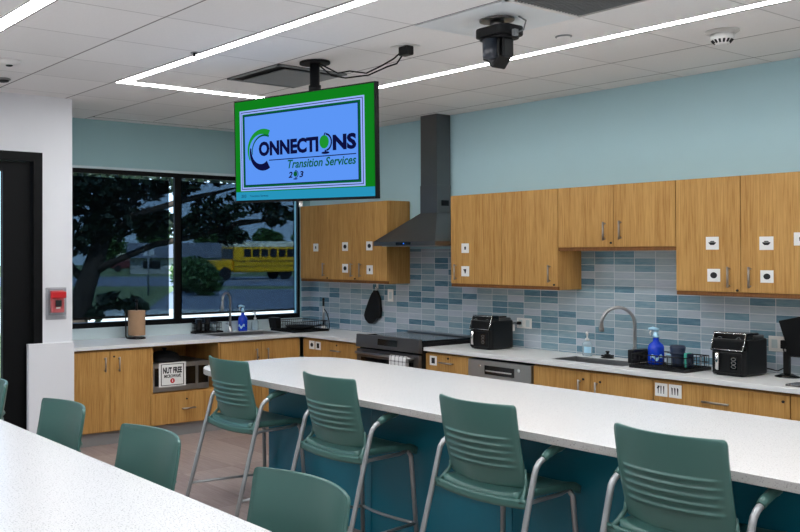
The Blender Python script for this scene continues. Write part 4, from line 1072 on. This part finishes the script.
# ================================================================== STOOLS
def make_stool(label):
    t = Thing('bar_stool', label, 'stool', (0, 0, 0), group='green bar stools', local=True)
    # seat: dished shell
    def hw(v): return 0.205 + 0.018*math.sin(math.pi*min(1, v*1.1)*0.5)
    def top(a, v):
        x = (a*2-1); e = max(0, v-0.80)/0.20
        yc = -0.232 + 0.462*v - 0.03*x*x*(1 if v > 0.5 else 0)*(v-0.5)*2
        z = 0.606 - 0.014*(1-x*x)*math.sin(math.pi*min(1, max(0, v))) - 0.030*e*e + 0.012*(x**4)
        z -= 0.010*(1-x*x)*(1-v)**2
        return (x*hw(v), yc, z)
    def bot(a, v):
        x, y, z = top(a, v); k = (a*2-1)
        return (x*0.985, y*0.985 if v > 0 else y+0.006, z-(0.052 if v < 0.06 else 0.034)+0.012*k*k*0)
    t.part('seat', t.mb().grid2(top, bot, 20, 20), M['green'])
    # rear frame band that joins seat and back uprights
    def ba(a, v):
        x = a*2-1; return (x*0.260, -0.255+0.022*x*x, 0.556+0.038*v - 0.012*(1-x*x))
    def bb(a, v):
        x, y, z = ba(a, v); return (x, y+0.016, z)
    t.part('rear_band', t.mb().grid2(ba, bb, 20, 3), M['green'])
    # backrest with five horizontal ribs
    NU, NV = 26, 92
    def shape(a, v):
        x = a*2-1
        w = 0.212 + 0.003*v
        # rounded upper corners
        edge = 1.0
        if v > 0.93:
            q = (v-0.93)/0.07; edge = 1 - 0.060*(1-math.sqrt(max(0, 1-q*q)))
        if v < 0.06:
            q = (0.06-v)/0.06; edge = 1 - 0.035*(1-math.sqrt(max(0, 1-q*q)))
        z = 0.624 + 0.369*v + 0.002*x*x*(1-v)
        y = -0.226 - 0.088*v + 0.066*x*x - 0.010*math.sin(math.pi*v)
        return x*w*edge, y, z
    def rib(a, z):
        x = abs(a*2-1)
        if x > 0.84: return 0.0
        s = min(1.0, (0.84-x)/0.08)
        for k in range(5):
            zc = 0.716 + 0.0315*k
            d = z - zc
            if -0.014 < d < 0.007:
                return s*0.012*((d+0.014)/0.014 if d < 0 else max(0, 1-d/0.007))
        return 0.0
    def rear(a, v):
        x, y, z = shape(a, v); return (x, y-0.006-rib(a, z), z)
    def front(a, v):
        x, y, z = shape(a, v); return (x, y+0.006, z)
    t.part('backrest', t.mb().grid2(front, rear, NU, NV), M['green'])
    for s in (-1, 1):
        # upright that carries the back
        m = t.mb()
        pts = [(s*0.236, -0.236, 0.575), (s*0.226, -0.206, 0.605), (s*0.214, -0.176, 0.645), (s*0.2105, -0.178, 0.71)]
        m.tube(pts, [0.013, 0.011, 0.009, 0.005], 10)
        t.part('back_upright', m, M['green'])
        # rear leg and arm in one bent tube
        foot = Vector((s*0.278, -0.405, 0.0)); seat = Vector((s*0.270, -0.232, 0.575)); arm = Vector((s*0.270, -0.192, 0.71))
        pts = [foot, foot.lerp(seat, .5), seat, Vector((s*0.270, -0.194, 0.70)), Vector((s*0.271, -0.184, 0.728)), Vector((s*0.272, -0.163, 0.750)), Vector((s*0.273, -0.125, 0.770)), Vector((s*0.273, -0.07, 0.787)), Vector((s*0.272, -0.02, 0.792))]
        t.part('rear_leg', t.mb().tube(pts, 0.0128, 12), M['tube'])
        m = t.mb().tube([(s*0.273, -0.140, 0.763), (s*0.273, -0.110, 0.779), (s*0.273, -0.06, 0.795), (s*0.272, -0.015, 0.800), (s*0.272, 0.005, 0.795)], [0.0160, 0.0180, 0.0190, 0.0170, 0.009], 12)
        t.part('armrest', m, M['green'])
        pts = [(s*0.182, 0.160, 0.572), (s*0.196, 0.175, 0.54), (s*0.220, 0.202, 0.0)]
        t.part('front_leg', t.mb().tube(pts, 0.0125, 12), M['tube'])
        zr = 0.175
        a = foot.lerp(seat, zr/0.575); b = Vector((0.220*s, 0.202, 0)).lerp(Vector((0.196*s, 0.175, 0.54)), zr/0.54)
        t.part('side_rail', t.mb().cyl(a, b, 0.0085, seg=10), M['tube'])
        # seat rail under the shell
        t.part('seat_rail', t.mb().tube([(s*0.258, -0.225, 0.560), (s*0.20, -0.14, 0.556), (s*0.185, 0.10, 0.558), (s*0.182, 0.160, 0.570)], 0.010, 8), M['tube'])
        t.part('foot_glide', t.mb().lathe((foot.x, foot.y, 0), [(0.016, 0), (0.016, 0.014)], 12), M['black'])
        t.part('foot_glide', t.mb().lathe((s*0.220, 0.200, 0), [(0.016, 0), (0.016, 0.014)], 12), M['black'])
    pts = []
    for k in range(13):
        f = k/12; x = (f*2-1); pts.append((x*0.212, 0.193-0.030*(1-x*x), 0.175))
    t.part('footrest', t.mb().tube(pts, 0.0085, 10), M['tube'])
    return t
isl = [(2.965, -2.850, 'green plastic bar stool at the left end of the island'),
       (3.925, -2.850, 'green plastic bar stool at the island, second from its left end'),
       (4.936, -2.850, 'green plastic bar stool at the island, second from right'),
       (5.830, -2.850, 'largest and nearest green bar stool at the island, far right')]
s0 = make_stool(isl[0][2]); s0.o.location = (isl[0][0], isl[0][1], 0)
for x, y, lb in isl[1:]: dup(s0.o, (x, y, 0), 0, lb)
near = [(3.09, -4.920, 'green stool back cut by the left edge behind the near table'),
        (4.0, -4.920, 'green stool at the near table in front of the white wall'),
        (4.77, -4.920, 'green stool at the near table in front of the microwave cabinet'),
        (5.645, -4.920, 'nearest green stool back behind the near table, at bottom centre')]
for x, y, lb in near: dup(s0.o, (x, y, 0), math.pi, lb)

# ================================================================== OUTSIDE
GZ = -0.15
m = MB().box(-140, -0.13, -60, 120, GZ-0.2, GZ)
struct('ground', m, M['grass'], 'grass outside the window')
cam = Vector((7.715, -6.328, 1.642))
fw = Vector((-0.829, 0.559, 0)); rt = Vector((0.559, 0.829, 0))
def along(d, s): return Vector((cam.x, cam.y, 0))+fw*d+rt*s       # metres ahead of / across the viewing direction
def strip(name, d0, d1, s0, s1, z, mat, lb):
    a, b, c, d = along(d0, s0), along(d0, s1), along(d1, s1), along(d1, s0)
    m = MB(); pts = [(a.x, a.y), (b.x, b.y), (c.x, c.y), (d.x, d.y)]; m.prism(pts, 'z', GZ, z)
    struct(name, m, mat, lb)
strip('road', 28, 47, -2.5, 30, GZ+0.02, M['asphalt'], 'grey road beyond the grass')
strip('parking_lot', 52, 74, -60, 60, GZ+0.02, M['asphalt'], 'parking lot under the bus')
strip('pavement', 20.5, 29.5, -8.5, 6, GZ+0.04, M['concrete'], 'pale footpath outside the window')

def oriented(name, label, cat, c, ang):
    return Thing(name, label, cat, (c.x, c.y, GZ), local=True, rz=ang)
# school bus
bc = along(66, 2.35); ang = math.atan2(rt.y, rt.x) + math.radians(24)
bs = oriented('school_bus', 'yellow school bus in the parking lot seen through the right window shade', 'bus', bc, ang)
L = 6.6
bs.part('body', bs.mb().box(-L/2+1.0, L/2, -1.15, 1.15, 0.55, 2.35, bev=0.12), M['bus'])
bs.part('hood', bs.mb().box(-L/2-0.35, -L/2+1.0, -1.0, 1.0, 0.55, 1.40, bev=0.15), M['bus'])
bs.part('roof', bs.mb().prism([(-1.13, 2.34), (1.13, 2.34), (0.95, 2.62), (0.5, 2.74), (-0.5, 2.74), (-0.95, 2.62)], 'x', -L/2+1.0, L/2), M['busroof'])
for k in range(7):
    x = -L/2+1.75+k*0.68; bs.part('window', bs.mb().box(x, x+0.54, -1.158, -1.148, 1.62, 2.18), M['bgloss'])
bs.part('windscreen', bs.mb().box(-L/2+0.985, -L/2+0.998, -0.95, 0.95, 1.48, 2.2), M['bgloss'])
m = bs.mb().box(-L/2+1.0, L/2, -1.162, -1.15, 1.30, 1.36).box(-L/2+1.0, L/2, -1.162, -1.15, 0.95, 1.0)
bs.part('rub_rail', m, M['ink'])
for x in (-L/2+0.35, L/2-1.5):
    for y in (-0.95, 0.95): bs.part('wheel', bs.mb().cyl((x, y-0.14, 0.46), (x, y+0.14, 0.46), 0.46, seg=20), M['ink'])
bs.part('bumper', bs.mb().box(-L/2-0.45, -L/2-0.35, -1.1, 1.1, 0.45, 0.65), M['ink'])
# van
vc = along(96, -9.6); vn = oriented('parked_van', 'parked dark red van with pale roof behind the left window shade', 'van', vc, ang-math.radians(20))
vn.part('body', vn.mb().box(-2.3, 2.3, -0.95, 0.95, 0.35, 1.35, bev=0.12), M['vanred'])
vn.part('roof', vn.mb().prism([(-2.0, 1.34), (2.2, 1.34), (2.0, 1.95), (-1.2, 1.95)], 'y', -0.88, 0.88), M['busroof'], bevel=0.06)
vn.part('side_window', vn.mb().box(-1.2, 1.9, -0.892, -0.88, 1.42, 1.80), M['bgloss'])
for x in (-1.45, 1.5):
    for y in (-0.86, 0.86): vn.part('wheel', vn.mb().cyl((x, y-0.1, 0.35), (x, y+0.1, 0.35), 0.35, seg=16), M['ink'])
# low building
bb_ = oriented('low_building', 'low grey roofed building behind the shrubs left of the bus', 'building', along(86, -1.6), math.atan2(rt.y, rt.x))
bb_.part('wall', bb_.mb().box(-7, 3.6, -2, 6, 0, 1.5), M['brick'])
bb_.part('roof', bb_.mb().prism([(-2.6, 1.5), (6.5, 1.5), (4.0, 2.9), (0.0, 2.9)], 'x', -7.4, 4.0), M['roof'])
for k in range(3): bb_.part('window', bb_.mb().box(-5.8+k*3.0, -4.2+k*3.0, -2.02, -2.0, 0.5, 1.2), M['bgloss'])
# sign post
sp0 = along(40, -3.3)
t = Thing('sign_post', 'thin grey post with a small sign beyond the left window shade', 'sign post', (sp0.x, sp0.y, GZ))
t.part('post', t.mb().cyl((sp0.x, sp0.y, GZ), (sp0.x, sp0.y, GZ+2.3), 0.04, seg=8), M['vent'])
t.part('sign_board', t.mb().box(sp0.x-0.02, sp0.x+0.02, sp0.y-0.25, sp0.y+0.25, GZ+1.75, GZ+2.25), M['plate'])

# leaves and trees
def leaves(m, centre, rad, count, size, rnd, squash=0.75):
    for _ in range(count):
        while True:
            p = Vector((rnd.uniform(-1, 1), rnd.uniform(-1, 1), rnd.uniform(-1, 1)))
            if p.length <= 1: break
        p = Vector(centre)+Vector((p.x*rad, p.y*rad, p.z*rad*squash))
        a = Vector((rnd.uniform(-1, 1), rnd.uniform(-1, 1), rnd.uniform(-.6, .6))).normalized()
        b = a.orthogonal().normalized(); b = (b*math.cos(rnd.uniform(0, 6.28)) + a.cross(b)*math.sin(rnd.uniform(0, 6.28))).normalized()
        s = size*rnd.uniform(0.7, 1.3)
        m.face([p-a*s, p-a*s*0.2+b*s*0.42, p+a*s, p-a*s*0.2-b*s*0.42])
def tree_at(d, s): q = along(d, s); return Vector((q.x, q.y, GZ))
rnd = random.Random(5)
b0 = tree_at(14.6, -2.42)
T0 = Thing('shade_tree', 'dark leafy tree with a leaning trunk just outside the left window pane', 'tree', b0)
def tp(d, s, z): return b0 + fw*d + rt*s + Vector((0, 0, z))
T0.part('trunk', T0.mb().tube([tp(0, -0.05, 0), tp(0, 0.05, 0.7), tp(0, 0.22, 1.3), tp(0.1, 0.42, 1.9), tp(0.1, 0.6, 2.6), tp(0, 0.7, 3.6)], [0.22, 0.19, 0.165, 0.14, 0.10, 0.05], 12), M['bark'])
br = [[tp(0, 0.30, 1.5), tp(0, 0.75, 1.72), tp(0.1, 1.3, 1.95), tp(0, 2.0, 2.1), tp(0, 2.7, 2.3), tp(0, 3.25, 2.35)],
      [tp(0, 0.45, 2.0), tp(-0.2, 1.0, 2.4), tp(-0.2, 1.8, 2.65), tp(0, 2.6, 2.85)],
      [tp(0, 0.2, 1.35), tp(0.2, -0.2, 1.8), tp(0.1, -0.7, 2.2)], [tp(0, 0.5, 2.3), tp(0.3, 0.2, 2.8), tp(0.2, -0.2, 3.2)]]
for q in br: T0.part('branch', T0.mb().tube(q, [0.07]+[0.05]*(len(q)-2)+[0.015], 8), M['bark'])
m = T0.mb()
for (d, s, z, rad, cnt) in ((0, 0.1, 2.9, 0.75, 700), (0, 0.9, 3.0, 0.7, 620), (0, 1.7, 3.1, 0.6, 420), (0, 0.0, 2.1, 0.5, 330), (0, 0.7, 2.35, 0.5, 360), (0.1, 1.3, 2.3, 0.4, 240), (0, 2.3, 2.45, 0.45, 230),
                            (0, 2.9, 2.65, 0.40, 150), (0, 2.0, 2.25, 0.32, 150), (0, 2.55, 2.1, 0.26, 110), (0, 3.3, 2.45, 0.30, 80), (0, 0.6, 1.05, 0.22, 80), (0, 0.95, 0.98, 0.24, 90), (0, 0.35, 0.85, 0.18, 50), 
                            (0, -0.4, 2.6, 0.6, 380), (0, 2.4, 3.2, 0.5, 200), (0, 3.2, 3.2, 0.4, 120)):
    leaves(m, tp(d, s, z), rad, cnt, 0.10, rnd, 0.62)
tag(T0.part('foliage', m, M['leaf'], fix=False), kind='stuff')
def bush(name, label, cat, d, s, w, h, cnt, size, trunk=0.0, mat='leaf2'):
    c = tree_at(d, s); t = Thing(name, label, cat, c)
    t.part('trunk', t.mb().cyl(c, c+Vector((0, 0, max(trunk, h*0.5))), w*0.06, w*0.03, seg=8), M['bark'])
    m = t.mb(); 
    # leafy mass: lumpy core plus leaf cards
    for k in range(6):
        leaves(m, c+rt*rnd.uniform(-.5, .5)*w+fw*rnd.uniform(-.3, .3)*w+Vector((0, 0, trunk+(h-trunk)*rnd.uniform(.30, .72))), w*0.42, cnt//6, size, rnd, min(1.2, 0.8*(h-trunk)/w))
    leaves(m, c+Vector((0, 0, trunk+(h-trunk)*0.5)), w*0.6, cnt//2, size, rnd, 0.8*(h-trunk)/w)
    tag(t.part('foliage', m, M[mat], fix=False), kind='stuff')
bush('shrub', 'green shrub on the verge right of the leaning trunk', 'shrub', 42, -1.7, 1.3, 1.7, 900, 0.16)
bush('shrub', 'green shrub on the verge left of the window mullion', 'shrub', 40, -0.85, 1.4, 1.4, 900, 0.16)
bush('shrub', 'green shrub in the right pane left of the bus', 'shrub', 44, -1.05, 0.75, 1.7, 900, 0.16)
for (s, d, w, h, lb) in ((-24, 112, 3.4, 7.0, 'far green tree at the left end of the tree line'), (-15.5, 122, 3.4, 6, 'far green tree behind the parked van'), (-8, 112, 3.2, 6, 'far green tree right of the parked van'),
                  (-1.5, 124, 3.2, 5.4, 'far green tree behind the low building'), (5, 112, 3.0, 5.2, 'far green tree behind the front of the bus'), (12, 124, 3.2, 5.8, 'far green tree behind the middle of the bus'), (18, 110, 3.4, 6.6, 'far green tree above the rear of the bus'), (26, 122, 3.6, 7, 'far green tree right of the bus')):
    bush('far_tree', lb, 'tree', d, s, w, h, 1500, 0.42, 0.5)

# ================================================================== LIGHT, WORLD, CAMERA
W = bpy.data.worlds.new('world'); S.world = W; W.use_nodes = True
nt = W.node_tree; nt.nodes.clear()
out = nt.nodes.new('ShaderNodeOutputWorld'); bg = nt.nodes.new('ShaderNodeBackground')
tc = nt.nodes.new('ShaderNodeTexCoord'); sx = nt.nodes.new('ShaderNodeSeparateXYZ'); rp = nt.nodes.new('ShaderNodeValToRGB')
nt.links.new(tc.outputs['Generated'], sx.inputs[0]); nt.links.new(sx.outputs[2], rp.inputs[0])
rp.color_ramp.elements[0].position = 0.0; rp.color_ramp.elements[0].color = (0.62, 0.78, 0.95, 1)
rp.color_ramp.elements[1].position = 0.5; rp.color_ramp.elements[1].color = (0.22, 0.45, 0.90, 1)
nt.links.new(rp.outputs[0], bg.inputs[0]); bg.inputs[1].default_value = 3.0
nt.links.new(bg.outputs[0], out.inputs[0])
sun = bpy.data.lights.new('sun', 'SUN'); sun.energy = 9.0; sun.angle = 0.02; sun.color = (1, 0.95, 0.86)
so = bpy.data.objects.new('sun', sun); COL.objects.link(so)
so.rotation_euler = Vector((-0.62, 0.30, -0.80)).to_track_quat('-Z', 'Y').to_euler()

al = bpy.data.lights.new('added_ceiling_fill', 'AREA'); al.shape = 'RECTANGLE'; al.size = 6.5; al.size_y = 5.0; al.energy = 13.0; al.color = (0.97, 0.98, 1.0)  # unseen fill light added to brighten the ceiling, not a room lamp
ao = bpy.data.objects.new('added_ceiling_fill', al); COL.objects.link(ao); ao.location = (5.2, -3.6, 1.75); ao.rotation_euler = (math.pi, 0, 0)
cd = bpy.data.cameras.new('camera'); co = bpy.data.objects.new('camera', cd); COL.objects.link(co)
f, yaw, pit, rol = 917.556, math.radians(146.0248), math.radians(-0.471), math.radians(-0.112)
F = Vector((math.cos(yaw)*math.cos(pit), math.sin(yaw)*math.cos(pit), -math.sin(pit)))
R = Vector((math.sin(yaw), -math.cos(yaw), 0)); U = R.cross(F)
R2 = R*math.cos(rol)+U*math.sin(rol); U2 = -R*math.sin(rol)+U*math.cos(rol)
mat = Matrix((R2, U2, -F)).transposed().to_4x4(); mat.translation = (7.7151, -6.3281, 1.6419)
co.matrix_world = mat
cd.sensor_fit = 'HORIZONTAL'; cd.sensor_width = 36.0; cd.lens = f*36.0/800.0
cd.shift_x = (400-223.746)/800.0; cd.shift_y = -(266-247.031)/800.0
cd.clip_start = 0.05; cd.clip_end = 500
S.camera = co
S.view_settings.view_transform = 'Standard'; S.view_settings.look = 'None'
S.view_settings.exposure = 0.0; S.view_settings.gamma = 1.0
S.cycles.use_denoising = True
S.cycles.max_bounces = 10; S.cycles.diffuse_bounces = 6; S.cycles.transparent_max_bounces = 16
S.cycles.sample_clamp_indirect = 6.0
